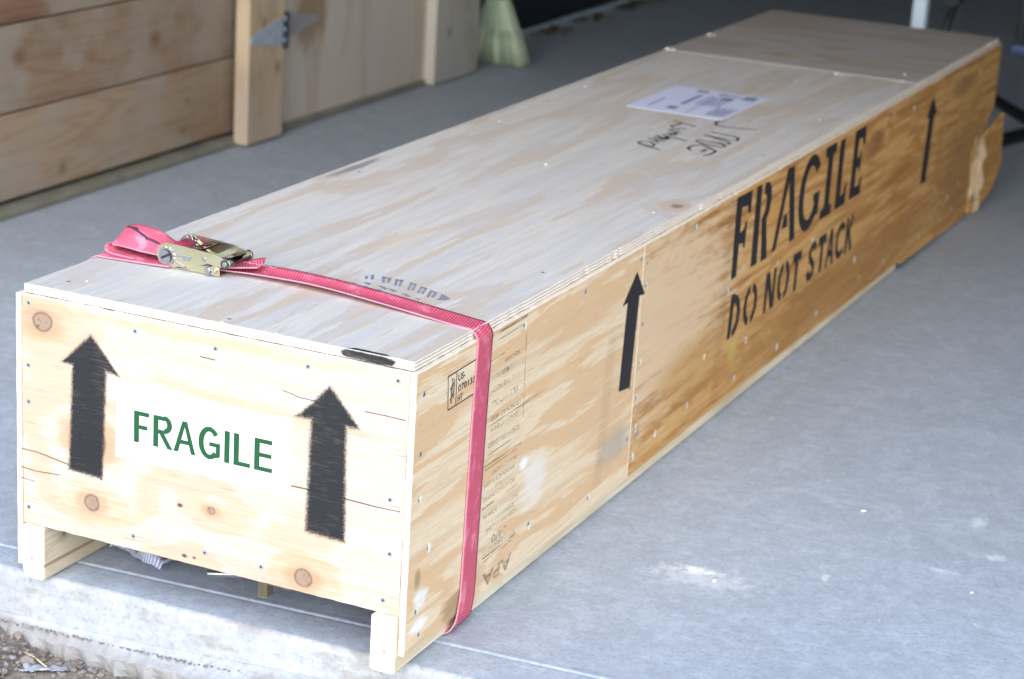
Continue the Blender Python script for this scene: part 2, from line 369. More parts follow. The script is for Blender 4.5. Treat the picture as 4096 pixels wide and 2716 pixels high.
M_e_front = ply_edge("ply_edge_front", 1, 0.0, .0042)
M_run_l = lumber("runner_lumber_left", 1, 2, 0, (0.66, 0.57, 0.42), (0.52, 0.40, 0.25), 6.0, 1.0, [(.045, .058, .0075)], stain=(.40, .38, .34), stainamt=.5, stripe=.024)
M_run = lumber("runner_lumber", 1, 2, 0, (0.80, 0.69, 0.51), (0.66, 0.50, 0.30), 3.0, 1.0, [(.04, .060, .008)])
def endgrain():
    g = G("runner_end_grain"); X = g.xyz()
    dx = g.ma('SUBTRACT', g.ma('ABSOLUTE', g.ma('ADD', X[0], .314)), .2875); dz = g.ma('SUBTRACT', X[2], .032)
    d = g.ma('SQRT', g.ma('ADD', g.ma('MULTIPLY', dx, dx), g.ma('MULTIPLY', dz, dz)))
    s = g.ma('SINE', g.ma('MULTIPLY', g.ma('ADD', d, g.ma('MULTIPLY', g.noise(g.obj(), 40.0), .004)), 1500))
    c = g.mix(g.ss(s, -.2, 1, 0, .35), (0.84, 0.76, 0.60), (0.70, 0.57, 0.40))
    c = g.mix(g.ss(d, .002, .0045, .8, 0), c, (.35, .2, .1))
    n = g.noise(g.obj(), 55.0, 5.0, 0.7)
    c = g.mix(g.ma('MULTIPLY', g.ss(n, .5, .68), g.ss(X[2], .0, .05, .8, .15)), c, (.36, .31, .26))
    g.col(c); g.set(Roughness=.8); g.bump(s, .2, .0006); return g.m
M_end = endgrain()
def inkmat(name, c, wear=.35, base=0.0, grain=(8, 300), gain=1.0):
    g = G(name); X = g.xyz()
    at = g.n.new("ShaderNodeAttribute"); at.attribute_name = 'ink'
    o = g.obj(); n = g.noise(g.mapv(o, (grain[0], grain[0], grain[1])), 1.0, 4.0, 0.6); n2 = g.noise(o, 500.0, 2.0, 0.6)
    n3 = g.noise(o, 18.0, 3.0, .6)
    a = g.ma('ADD', at.outputs['Fac'] if not base else base, g.ma('MULTIPLY', g.ma('SUBTRACT', n2, 0.5), 0.9))
    a = g.ss(a, 0.12, 0.75)
    wv = g.ma('ADD', g.ma('MULTIPLY', n, .65), g.ma('MULTIPLY', n3, .35))
    a = g.ma('MULTIPLY', a, g.ss(wv, 0.38, 0.56, 1.0 - wear, 1.0))
    g.col(c); g.set(Roughness=.55); g.alpha(g.ma('MULTIPLY', a, gain) if gain != 1 else a); return g.m
M_ink = inkmat("stencil_paint_black", (0.011, 0.012, 0.015), .25, grain=(30, 420))
M_ink_s = inkmat("stencil_paint_side", (0.014, 0.013, 0.014), .10)
M_marker = inkmat("marker_black", (0.03, 0.03, 0.035), .1)
M_stamp = inkmat("mill_stamp_ink", (0.07, 0.06, 0.055), .9, base=.60, grain=(20, 90), gain=.5)
M_stamp2 = inkmat("stamp_ink_dark", (0.04, 0.04, 0.05), .4, base=.7, grain=(20, 90))
M_grey_ink = inkmat("stamp_ink_grey", (0.24, 0.25, 0.30), .6)
M_paper = plain("white_paper", (0.86, 0.86, 0.85), .55, var=.01)
M_paper_b = plain("shipping_paper", (0.66, 0.67, 0.80), .5, var=.03)
M_green = plain("green_print", (0.006, 0.075, 0.02), .6, var=.15, sc=400)
M_print = inkmat("grey_print", (0.22, 0.25, 0.32), .5)
M_screw = plain("zinc_screw", (0.34, 0.37, 0.39), .5, .4, .2, 200)
M_recess_shade = plain("recess_shade", (0.03, 0.035, 0.04), .7)
M_chip = plain("splintered_wood", (0.62, 0.54, 0.42), .8, var=.15, sc=300)

# ------------------------------------------------------------------ the setting: slab, ground, garage shell
def edge_y(x): return .0355 + .037 * x
def groove_y(x): return .123 + .067 * x
rows = []                                                   # profile across the slab: (function of x, z)
rows += [(lambda x: 12.0, 0.0), (lambda x: groove_y(x) + .012, 0.0), (lambda x: groove_y(x) + .008, .0004), (lambda x: groove_y(x) + .001, .0006), (lambda x: groove_y(x) - .003, -.0012), (lambda x: groove_y(x) - .009, -.0006), (lambda x: edge_y(x) + .03, -.0008)]
for k in range(1, 7):
    t = R(90) * k / 6
    rows.append((lambda x, t=t: edge_y(x) + .012 - .012 * math.sin(t), -.012 + .0112 * math.cos(t)))
rows += [(lambda x: edge_y(x) - .002, -.05), (lambda x: edge_y(x) - .004, -.30)]
xs = [-9, -3, -1.2, -.9, -.7, -.5, -.3, -.1, .1, .4, 1.0, 3, 9]
V = [(x, f(x), z) for (f, z) in rows for x in xs]; nx = len(xs)
Fc = [(i * nx + j, (i + 1) * nx + j, (i + 1) * nx + j + 1, i * nx + j + 1) for i in range(len(rows) - 1) for j in range(nx - 1)]
mi = [0 if i < 7 else 1 for i in range(len(rows) - 1) for j in range(nx - 1)]
fl = mesh("concrete_floor", V, Fc, [M_conc, M_conc_face], None, mi); tag(fl, kind='structure')
fl.data.polygons.foreach_set('use_smooth', [i >= 7 and i < 12 for i in range(len(rows) - 1) for j in range(nx - 1)])
gv = mesh("dirt_ground", [(-60, -60, -.112), (60, -60, -.112), (60, .06, -.112), (-60, .06, -.112)], [(0, 1, 2, 3)], M_dirt); tag(gv, kind='structure')

# spilled concrete at the foot of the slab
rnd = random.Random(3)
nxl, nyl = 150, 16; V = []; Fc = []
for i in range(nxl + 1):
    x = -1.3 + 1.5 * i / nxl
    out = .018 + .009 * mnoise.noise(Vector((x * 9, 0, 1))) + .010 * mnoise.noise(Vector((x * 33, 2, 1))) + .006 * mnoise.noise(Vector((x * 90, 5, 1))) + max(0, min(.3, x + .55)) * .09 - max(0, -.60 - x) * .2
    out = max(out, .004)
    for j in range(nyl + 1):
        t = j / nyl
        if t < .75:
            u = t / .75; y = edge_y(x) - .003 - out * u; z = -.069 + .05 * (x + .5) * (x > -.5) - .020 * u + .003 * mnoise.noise(Vector((x * 40, y * 40, 0)))
        else:
            u = (t - .75) / .25; y = edge_y(x) - .003 - out + .010 * u * math.sin(x * 130) + .008 * u * mnoise.noise(Vector((x * 120, u * 3, 4))) + .012 * u * u
            z = -.089 + .05 * (x + .5) * (x > -.5) - .045 * u
        V.append((x, y, z))
for i in range(nxl):
    for j in range(nyl):
        a = i * (nyl + 1) + j; Fc.append((a, a + 1, a + nyl + 2, a + nyl + 1))
tag(mesh("concrete_footing", V, Fc, M_conc_face), kind='structure')

# gravel lying in front of the slab
def pebble_mat():
    g = G("gravel_stones"); n = g.n.new("ShaderNodeNewGeometry")
    r = n.outputs['Random Per Island']
    c = g.mix(g.ss(r, .0, .5), (0.13, 0.10, 0.078), (0.26, 0.205, 0.16)); c = g.mix(g.ss(r, .75, .97), c, (0.27, 0.265, 0.27))
    c = g.mix(g.ma('MULTIPLY', g.noise(g.obj(), 260.0, 4.0, .7), .5), c, (.14, .12, .10))
    g.col(c); g.set(Roughness=.8); g.bump(g.noise(g.obj(), 300.0), .3, .001); return g.m
bmt = bmesh.new(); bmesh.ops.create_icosphere(bmt, subdivisions=1, radius=1.0)
tv = [v.co.copy() for v in bmt.verts]; tf = [tuple(v.index for v in f.verts) for f in bmt.faces]; bmt.free()
V, Fc = [], []
def pebble(px, py, pz, r, rz):
    o = len(V); sx, sy, sz = r * rnd.uniform(.8, 1.4), r * rnd.uniform(.7, 1.0), r * rnd.uniform(.38, .7); sd_ = rnd.random() * 50
    ca, sa = math.cos(rz), math.sin(rz)
    for q in tv:
        k = 1 + .45 * mnoise.noise(q * 1.3 + Vector((sd_, 0, 0))); x, y, z = q.x * sx * k, q.y * sy * k, q.z * sz * k
        V.append((px + x * ca - y * sa, py + x * sa + y * ca, pz + z))
    Fc.extend(tuple(a + o for a in f) for f in tf)
for k in range(9000):
    x = rnd.uniform(-1.0, -.15); y = rnd.uniform(-.45, .06)
    r = rnd.choice((.0012, .0015, .0018, .0022, .003, .004, .0055)) * rnd.uniform(.7, 1.3)
    if rnd.random() < .010: r = rnd.uniform(.008, .013)
    if y > edge_y(x) - .024 + max(0, -.6 - x) * .5 and r > .005: continue
    pebble(x, y, -.112 + r * .35 + max(0, min(.2, -.55 - x)) * .16, r, rnd.random() * 6)
for k in range(260):                                        # grit on the ledge
    x = rnd.uniform(-.75, -.2); y = edge_y(x) - .010 - .010 * rnd.random() + .004 * math.sin(x * 23)
    pebble(x, y, -.076 + .05 * (x + .5) * (x > -.5), rnd.uniform(.0012, .0026), 0)
M_peb = pebble_mat()
tag(mesh("gravel", V, Fc, M_peb, smooth=False), "grey and brown gravel on the dirt in front of the concrete slab", "gravel", kind='stuff')

M_plaster = plain("garage_boards", (0.10, 0.075, 0.05), .85, var=.3, sc=3)
M_ceil = plain("ceiling_boards", (0.07, 0.055, 0.04), .9, var=.2, sc=3)
tag(box("unseen_ceiling", (-2.5, 2.7, .1, 10.0, 3.05, 3.15), M_ceil), kind='structure')  # unseen ceiling, added so daylight fades with depth
tag(box("unseen_wall_right", (2.5, 2.6, .1, 10.0, .005, 3.05), plain("dark_boards", (0.08, 0.06, 0.045), .9, var=.3, sc=3)), kind='structure')  # unseen wall, set near and dark to deepen shade along the crate
tag(box("unseen_wall_back", (-2.5, 2.5, 9.8, 9.9, .005, 3.05), plain("back_boards", (0.055, 0.04, 0.03), .9, var=.3, sc=3)), kind='structure')  # unseen wall, added dark so the far interior stays dim
tag(box("unseen_front_header", (-2.5, 2.7, .02, .095, 2.4, 3.15), M_plaster), kind='structure')  # unseen header, height shaped to limit daylight reaching inside
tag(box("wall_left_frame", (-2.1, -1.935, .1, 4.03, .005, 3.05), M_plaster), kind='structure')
tag(box("wall_curb", (-1.934, -1.865, .15, 4.0, .0005, .020), M_curb, bev=.006), kind='structure')

# ------------------------------------------------------------------ left wall: planks, post, plywood door
wall = empty("plank_wall", (-1.9, 1.3, 0))
tag(wall, "wall of wide horizontal brown boards at the left of the garage", "wall")
def child_of(o, p):                                          # keep world placement under a moved empty
    o.parent = p; o.matrix_parent_inverse = Matrix.Translation(-p.location); return o
zs = [.030, .2345, .4395]
while zs[-1] < 2.8: zs.append(zs[-1] + .205)
for i in range(len(zs) - 1):
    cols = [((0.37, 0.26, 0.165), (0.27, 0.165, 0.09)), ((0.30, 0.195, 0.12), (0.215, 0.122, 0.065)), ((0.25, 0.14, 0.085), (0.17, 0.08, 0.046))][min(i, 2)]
    kn = [[(1.86, .07, .010), (2.38, .075, .007), (2.4, .15, .006)], [(1.70, .36, .013), (2.25, .33, .013)], [(1.75, .55, .014)]][min(i, 2)]
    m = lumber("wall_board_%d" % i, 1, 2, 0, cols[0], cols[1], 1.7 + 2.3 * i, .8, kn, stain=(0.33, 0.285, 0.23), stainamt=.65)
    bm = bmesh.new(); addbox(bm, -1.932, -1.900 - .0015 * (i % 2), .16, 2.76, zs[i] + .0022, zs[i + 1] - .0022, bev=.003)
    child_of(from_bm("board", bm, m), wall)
post = box("door_post", (-1.8715, -1.829, 2.584, 2.768, .008, 2.5), lumber("post_lumber", 2, 1, 0, (0.54, 0.40, 0.26), (0.41, 0.27, 0.155), 5.0, .9, [(.20, 2.735, .009), (.33, 2.66, .008)], stain=(.42, .36, .29), stainamt=.5), bev=.003)
tag(post, "upright wooden post between the board wall and the plywood door", "post")
door = empty("plywood_door", (-1.88, 3.4, 0))
tag(door, "weathered plywood door with a strap hinge and an edge board", "door")
M_door = veneer("door_veneer", 2, 1, (0.60, 0.51, 0.395), (0.48, 0.355, 0.23), (0.26, 0.16, 0.09), 3.9, K=3.0, tanamt=.8, fleck=.2, grey=(0.52, 0.50, 0.455), greyamt=.5, wsc=.8, stw=.12, tone_patches=((.33, 2.99, .16, .12, (.26, .16, .075), .8), (.45, 3.4, .12, .25, (.30, .20, .11), .6)))
child_of(box("door_panel", (-1.888, -1.876, 2.772, 4.02, .013, 2.2), M_door, bev=.002), door)
child_of(box("edge_board", (-1.8755, -1.838, 3.703, 4.012, .006, 2.2), lumber("edge_board_lumber", 2, 1, 0, (0.52, 0.46, 0.37), (0.40, 0.31, 0.21), 9.0, .9, [(.16, 3.80, .009)], stain=(.48, .47, .43), stainamt=.6), bev=.003), door)
M_galv = plain("galvanised_steel", (0.42, 0.47, 0.52), .5, .25, .15, 40)
M_galv2 = plain("galvanised_steel_worn", (0.36, 0.34, 0.34), .6, .2, .2, 40)
hinge = empty("hinge_tmp"); bpy.data.objects.remove(hinge)
hl = slab("hinge", [(2.590, .278), (2.742, .258), (2.752, .268), (2.752, .326), (2.742, .336), (2.594, .300), (2.586, .290)], 0, -1.8285, -1.825, [M_galv, M_galv], None, .0008)
child_of(hl, door)
bm = bmesh.new()
for k in range(3): cyl(bm, (-1.829, 2.768, .253 + .030 * k), (-1.829, 2.768, .2822 + .030 * k), .0112, seg=14)
cyl(bm, (-1.829, 2.768, .246), (-1.829, 2.768, .348), .007, seg=10)
addbox(bm, -1.872, -1.829, 2.772, 2.779, .256, .340)
kn_ = from_bm("hinge_knuckle", bm, plain("dark_hinge_steel", (0.10, 0.12, 0.14), .4, .8, .2, 60)); kn_.parent = hl
lf = slab("hinge_leaf", [(2.775, .256), (2.80, .250), (3.018, .285), (3.028, .293), (3.018, .302), (2.80, .342), (2.775, .338)], 0, -1.8758, -1.8722, [M_galv2, M_galv2], None, .0008)
lf.parent = hl
def screw_mesh():
    bm = bmesh.new()
    cyl(bm, (0, 0, -.0015), (0, 0, .0004), .0042, .0038, 12)
    cyl(bm, (0, 0, .0004), (0, 0, .00055), .0018, .0016, 6, mi=1)  # raised dot painted dark as the shade in the drive recess
    me = bpy.data.meshes.new("screw"); bm.to_mesh(me); bm.free(); me.materials.append(M_screw); me.materials.append(M_recess_shade); return me
SCREW = screw_mesh()
def screw(parent, loc, nrm, s=1.0):
    o = bpy.data.objects.new("screw", SCREW); link(o, parent); o.location = loc
    o.rotation_euler = Vector(nrm).to_track_quat('Z', 'Y').to_euler(); o.scale = (s, s, s); return o
for (y, z) in ((2.62, .287), (2.68, .30), (2.72, .275), (2.72, .32)): screw(hl, (-1.825, y, z), (1, 0, 0), 1.2)
for (y, z) in ((2.83, .27), (2.83, .318), (2.90, .292), (2.97, .292)): screw(lf, (-1.8722, y, z), (1, 0, 0), 1.2)

# dark wall beyond the door
dw = empty("dark_wall", (-2.05, 6, 0)); tag(dw, "dark navy wall panels beyond the plywood door", "wall")
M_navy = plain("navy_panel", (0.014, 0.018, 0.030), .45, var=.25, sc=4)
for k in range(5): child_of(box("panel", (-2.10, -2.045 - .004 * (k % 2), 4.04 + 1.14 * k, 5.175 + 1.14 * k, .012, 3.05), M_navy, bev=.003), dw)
# dead leaves along its foot
V, Fc = [], []; rnd = random.Random(11)
for k in range(330):
    y = rnd.uniform(4.3, 6.4); cl = mnoise.noise(Vector((y * 5, 0, 0)))
    if cl < -.02: continue
    x = -2.03 + abs(rnd.gauss(0, .035)) + .02 + .05 * max(0, cl); r = rnd.uniform(.006, .02); a = rnd.random() * 6.3; o = len(V)
    for q in range(5):
        t = a + q * 1.257; V.append((x + r * math.cos(t) * (1.5 if q == 0 else 1), y + r * math.sin(t), .004 + rnd.uniform(0, .014)))
    V.append((x, y, .012)); Fc += [(o + q, o + (q + 1) % 5, o + 5) for q in range(5)]
tag(mesh("leaf_litter", V, Fc, plain("dead_leaves", (0.10, 0.055, 0.03), .9, var=.5, sc=50)), "brown dead leaves drifted along the foot of the dark wall", "leaves", kind='stuff')

# green broom standing behind the door edge
broom = empty("green_broom", (-1.83, 4.20, 0)); tag(broom, "pale green flared broom standing beyond the plywood door", "broom")
def bristle_mat():
    g = G("green_bristles"); n = g.n.new("ShaderNodeNewGeometry"); r = n.outputs['Random Per Island']
    c = g.mix(r, (0.27, 0.37, 0.24), (0.52, 0.58, 0.38)); c = g.mix(g.ss(r, .75, .95), c, (0.68, 0.68, 0.48)); g.col(c); g.set(Roughness=.5); return g.m
bm = bmesh.new(); rnd = random.Random(5)
for k in range(1500):
    u = rnd.uniform(-1, 1); w = rnd.uniform(-1, 1)
    top = Vector((u * .033, w * .016, .225)); bot = Vector((u * .112 + rnd.gauss(0, .003), w * .035, .004 + rnd.random() * .012 + abs(u) * .0))
    mid = top.lerp(bot, .5)
    T = Matrix.Translation((-1.864, 4.205, 0))
    r = rnd.uniform(.0012, .0022)
    cyl(bm, T @ top, T @ mid, r, r, 4, caps=False); cyl(bm, T @ mid, T @ bot, r, r * .8, 4)
br = child_of(from_bm("bristles", bm, bristle_mat()), broom)
bm = bmesh.new(); addbox(bm, -1.899, -1.829, 4.180, 4.230, .217, .30, bev=.012)
child_of(from_bm("cap", bm, plain("broom_cap", (0.25, 0.10, 0.05), .5)), broom)
bm = bmesh.new(); cyl(bm, (-1.864, 4.205, .29), (-1.90, 4.19, 1.45), .012, seg=12)
child_of(from_bm("handle", bm, plain("broom_handle", (0.5, 0.36, 0.2), .5)), broom)

# things at the back right
M_alu = plain("white_aluminium", (0.62, 0.68, 0.74), .4, .1, .05, 20)
bm = bmesh.new()
addbox(bm, -.474, -.432, 4.18, 4.22, .0, 1.1, bev=.003)
for k in range(3): addbox(bm, -.467 + .0125 * k, -.4615 + .0125 * k, 4.176, 4.1795, .0, 1.1)
wp = from_bm("white_post", bm, M_alu); tag(wp, "white ribbed metal upright behind the far end of the crate", "post")
M_blk = plain("black_metal", (0.010, 0.010, 0.011), .45, .2, .2, 30)
M_blue = plain("blue_plastic", (0.05, 0.075, 0.17), .45, 0, .2, 30)
br_ = empty("black_brace", (-.44, 4.3, 0)); tag(br_, "black slanting brace rod beside the white upright", "brace")
bm = bmesh.new(); cyl(bm, (-.47, 4.28, .004), (-.355, 4.28, .42), .011, seg=12); cyl(bm, (-.355, 4.28, .42), (-.23, 4.28, .9), .011, seg=12)
child_of(from_bm("rod", bm, M_blk), br_)
bm = bmesh.new(); cyl(bm, (-.375, 4.25, .385), (-.375, 4.31, .385), .026, seg=16)
child_of(from_bm("knob", bm, M_blk), br_)
st = empty("black_stand", (-.08, 4.45, 0)); tag(st, "black floor stand with blue clamp and splayed flat legs at far right", "stand")
def bar(name, p0, p1, w, h, m, par):
    p0, p1 = Vector(p0), Vector(p1); d = (p1 - p0); L = d.length
    q = d.to_track_quat('X', 'Z').to_matrix().to_4x4(); bm = bmesh.new()
    addbox(bm, 0, L, -w / 2, w / 2, -h / 2, h / 2, bev=.004, M=Matrix.Translation(p0) @ q)
    return child_of(from_bm(name, bm, m), par)
bar("leg", (-.32, 4.72, .016), (.06, 4.12, .020), .030, .028, M_blk, st)
bar("leg", (-.14, 4.02, .018), (.02, 4.62, .016), .040, .028, M_blk, st)
bar("leg", (-.02, 4.30, .032), (.42, 4.40, .018), .035, .026, M_blk, st)
bar("column", (-.205, 4.50, .20), (-.205, 4.50, 1.3), .022, .022, M_blk, st)
bar("column", (-.165, 4.50, .20), (-.165, 4.50, 1.3), .022, .022, M_blk, st)
bar("strut", (-.185, 4.50, .24), (-.03, 4.36, .03), .02, .02, M_blk, st)
bm = bmesh.new(); addbox(bm, -.225, -.145, 4.47, 4.53, .205, .235, bev=.008); addbox(bm, -.172, -.145, 4.46, 4.50, .165, .215, bev=.006)
child_of(from_bm("clamp", bm, M_blue), st)

# ------------------------------------------------------------------ the crate
H = .4246; LT = .0127; L = 3.268; W = .628; t = .0095
crate = empty("shipping_crate"); tag(crate, "long plywood shipping crate stencilled FRAGILE with black arrows on its sides", "crate")
rnd = random.Random(21)
def rect(a0, a1, b0, b1, nA, nB, amp, chip=0.0):
    return jag((a0, b0), (a1, b0), nA, amp, rnd, chip) + jag((a1, b0), (a1, b1), nB, amp, rnd, chip) + jag((a1, b1), (a0, b1), nA, amp, rnd, chip) + jag((a0, b1), (a0, b0), nB, amp, rnd, chip)
front = slab("front_panel", rect(-W + t + .0005, -t - .0005, .0835, H - .0008, 60, 30, .0004, .0008), 1, 0.0005, .0115, [M_front, M_e_front], crate, .0007)
side_a = slab("side_panel", rect(0.0, .7877, .0280, H, 70, 34, .0004, .0010), 0, -t, 0.0, [M_side_a, M_e_side], crate, .0007)
ob = jag((.7880, .0300), (1.5, .0325), 40, .0006, rnd, .002) + jag((1.5, .0325), (2.465, .027), 50, .0006, rnd, .002) + jag((2.467, .017), (3.02, .006), 24, .001, rnd, .003) + [(3.06, .008), (3.085, .020), (3.10, .04)] + jag((3.10, .05), (3.062, .185), 12, .004, rnd) + jag((3.062, .185), (3.19, .215), 8, .003, rnd) + jag((3.19, .215), (L, .262), 8, .003, rnd) + jag((L, .262), (L, H), 12, .0005, rnd) + jag((L, H), (.7880, H), 200, .0005, rnd, .0015) + jag((.7880, H), (.7880, .0300), 30, .0004, rnd)
side_b = slab("side_panel", ob, 0, -t, 0.0003, [M_side_b, M_e_side], crate, .0007)
slab("side_panel", rect(0.0, L, .0185, H, 60, 20, .0006, .002), 0, -W, -W + t, [M_side_a, M_e_side], crate, .0007)
slab("back_panel", rect(-W + t + .0005, -t - .0005, .06, H - .0008, 20, 20, .0004), 1, L - .0115, L - .0005, [M_lid_b, M_e_front], crate, .0007)
slab("bottom_panel", rect(-W + t + .001, -t - .001, .012, L - .012, 10, 20, .0003), 2, .0895, .0985, [M_lid_b, M_e_lid], crate, .0007)
lid = slab("lid_panel", rect(-W + t - .001, -t + .0015, .0085, 2.4652, 70, 220, .0006, .0022), 2, H, H + LT, [M_lid, M_e_lid], crate, .0009)
lidb = slab("lid_panel", rect(-W + t - .002, -t + .001, 2.4660, L - .003, 50, 60, .0008, .0030), 2, H + .0002, H + LT + .0004, [M_lid_b, M_e_lid], crate, .0009)
# runners under the crate
for k, (xa, xb) in enumerate(((-W + t + .0008, -W + t + .0388), (-t - .0388, -t - .0008))):
    y0 = -.003 if k == 0 else -.006
    prof = [(xa, .014 if k == 0 else .004), (xa + .003, .005 if k == 0 else .001), (xa + (.009 if k == 0 else .004), .0006), (xb - .003, .0006), (xb, .004), (xb, .0830), (xb - .003, .0832), (xa + .004, .0832), (xa, .080)]
    n = len(prof); ys = [y0, y0 + .0012, 2.4638, 2.465]
    V = []
    for q, y in enumerate(ys):
        pp = offset_poly(prof, -.0012) if q in (0, 3) else prof
        V += [(a, y, b) for a, b in pp]
    F = [list(range(n)), list(range(3 * n, 4 * n))[::-1]]; mi = [1, 1]
    for q in range(3):
        for i in range(n): F.append((q * n + (i + 1) % n, q * n + i, (q + 1) * n + i, (q + 1) * n + (i + 1) % n)); mi.append(0)
    mesh("runner", V, F, [M_run_l if k == 0 else M_run, M_end], crate, mi)
# broken corner of the long side, hanging loose
bm = bmesh.new()
fl_o = jag((3.095, .010), (3.16, .004), 6, .004, rnd) + jag((3.16, .004), (3.27, .040), 9, .006, rnd) + jag((3.27, .040), (3.325, .10), 7, .005, rnd) + jag((3.325, .10), (3.30, .232), 8, .004, rnd) + jag((3.30, .240), (3.20, .212), 6, .003, rnd) + jag((3.20, .212), (3.075, .183), 8, .004, rnd) + jag((3.07, .18), (3.095, .010), 12, .005, rnd)
fp = slab("torn_flap", fl_o, 0, -.0095, 0.0, [M_side_b, M_side_b], crate, .0008)
fp.location = (.012, -.0, .0); fp.rotation_euler = (0, 0, 0)
hinge_p = Vector((0, 3.09, 0)); fp.matrix_local = Matrix.Translation(hinge_p + Vector((.004, 0, 0))) @ Matrix.Rotation(R(-5), 4, 'Z') @ Matrix.Translation(-hinge_p)
fp['label'] = "torn loose corner of the plywood side"
V, F = [], []
for k in range(70):
    y = 3.095 + rnd.uniform(-.02, .05); z0 = rnd.uniform(.004, .15); ln = rnd.uniform(.02, .08); o = len(V); w = rnd.uniform(.002, .006); x = rnd.uniform(.002, .02)
    V += [(x, y - w, z0), (x + .003, y + w, z0), (x - .002, y + w * .5, z0 + ln), (x + .005, y, z0 + ln * .5)]
    F += [(o, o + 1, o + 3), (o + 1, o + 2, o + 3), (o, o + 3, o + 2)]
tag(mesh("splinters", V, F, plain("splinter_wood", (0.46, 0.34, 0.2), .8, var=.3, sc=120), crate), kind='stuff')
# little curled chips on the lid joints and edges
def chip(par, x, y, z, s):
    V = [(x - s, y - .3 * s, z), (x + s, y - .4 * s, z), (x + .8 * s, y + .4 * s, z), (x - .8 * s, y + .3 * s, z), (x - .5 * s, y, z + .5 * s), (x + .3 * s, y + .1 * s, z + .35 * s)]
    mesh("splinter", V, [(0, 1, 5, 4), (1, 2, 5), (2, 3, 4, 5), (3, 0, 4), (0, 3, 2, 1)], M_chip, par)
ZL = H + LT
for (x, y, s) in ((-.612, 2.47, .018), (-.60, 2.475, .012), (-.606, 2.74, .016), (-.595, 2.745, .010), (-.40, 2.45, .007), (-.365, 2.455, .008), (-.325, 2.43, .006), (-.19, 2.44, .014), (-.175, 2.43, .008), (-.04, 2.46, .012), (-.24, 2.30, .006), (-.06, 2.55, .010), (-.34, 1.16, .010), (-.57, 1.45, .007), (-.58, 1.90, .008), (-.17, 1.22, .004), (-.06, 1.9, .006), (-.05, .95, .006), (-.555, .066, .005), (-.30, .012, .006), (-.215, .012, .005)):
    chip(lid if y < 2.46 else lidb, x, y, ZL + (.0001 if y < 2.46 else .0005), s * .45)
# screws
for (x, z) in ((-.606, .413), (-.607, .322), (-.607, .268), (-.608, .109), (-.302, .403), (-.027, .411), (-.031, .246), (-.028, .170), (-.035, .102), (-.313, .106), (-.43, .404), (-.223, .106), (-.43, .104), (-.16, .405)):
    screw(front, (x, .0004, z), (0, -1, 0), 1.0)
for (y, z) in ((.022, .392), (.020, .31), (.022, .245), (.055, .165), (.028, .083), (.040, .045), (.33, .407), (.55, .405), (.775, .405), (.772, .30), (.77, .19), (.775, .10), (.39, .085), (.62, .05)):
    screw(side_a, (.0002, y, z), (1, 0, 0), rnd.uniform(.8, 1.1))
for (y, z) in ((.803, .392), (.805, .355), (.803, .29), (.802, .225), (.80, .165), (.803, .11), (.80, .06), (1.02, .405), (1.21, .403), (1.22, .245), (1.5, .235), (1.72, .232), (1.95, .405), (2.2, .40), (2.42, .39), (2.62, .37), (2.85, .40), (3.05, .38), (3.2, .33), (1.05, .08), (1.3, .06), (1.55, .055), (1.8, .06), (1.9, .05), (2.1, .07), (2.3, .06), (2.45, .065), (2.6, .05), (2.9, .06), (1.35, .12), (2.05, .12), (2.5, .13), (2.75, .09)):
    screw(side_b, (.0005, y, z), (1, 0, 0), rnd.uniform(.8, 1.25))
def torn(parent, x, y, z):
    k = rnd.randint(7, 9); r = rnd.uniform(.0045, .0080)
    P = [(y + r * rnd.uniform(.5, 1.1) * math.cos(6.283 * i / k), z + r * rnd.uniform(.7, 1.5) * math.sin(6.283 * i / k)) for i in range(k)]
    mesh("torn_veneer", [(x + .0003, *p) for p in P] + [(x + .0009, y, z + .001)], [(i, (i + 1) % k, k) for i in range(k)], M_chip2, parent)
M_chip2 = plain("fresh_torn_wood", (0.80, 0.73, 0.60), .8, var=.12, sc=300)
for (y, z) in ((.022, .245), (.055, .165), (.036, .098), (.030, .083), (.33, .407), (.62, .05), (.39, .080)): torn(side_a, .0002, y + .004, z)
for (y, z) in ((.803, .355), (.802, .225), (.80, .165), (.803, .11), (.80, .06), (1.02, .405), (1.22, .245), (1.5, .235), (1.72, .232), (2.2, .40), (2.42, .39), (3.05, .38), (1.05, .08), (1.3, .06), (1.55, .055), (1.8, .06), (2.1, .07), (2.3, .06), (2.6, .05), (2.9, .06), (1.35, .12), (2.05, .12), (2.85, .10), (2.95, .115), (1.12, .15), (.9, .07)): torn(side_b, .0004, y + .005, z)
for (x, y) in ((-.575, .05), (-.58, .9), (-.05, .5), (-.045, 1.5), (-.58, 1.7), (-.30, .03)): screw(lid, (x, y, ZL), (0, 0, 1), .9)

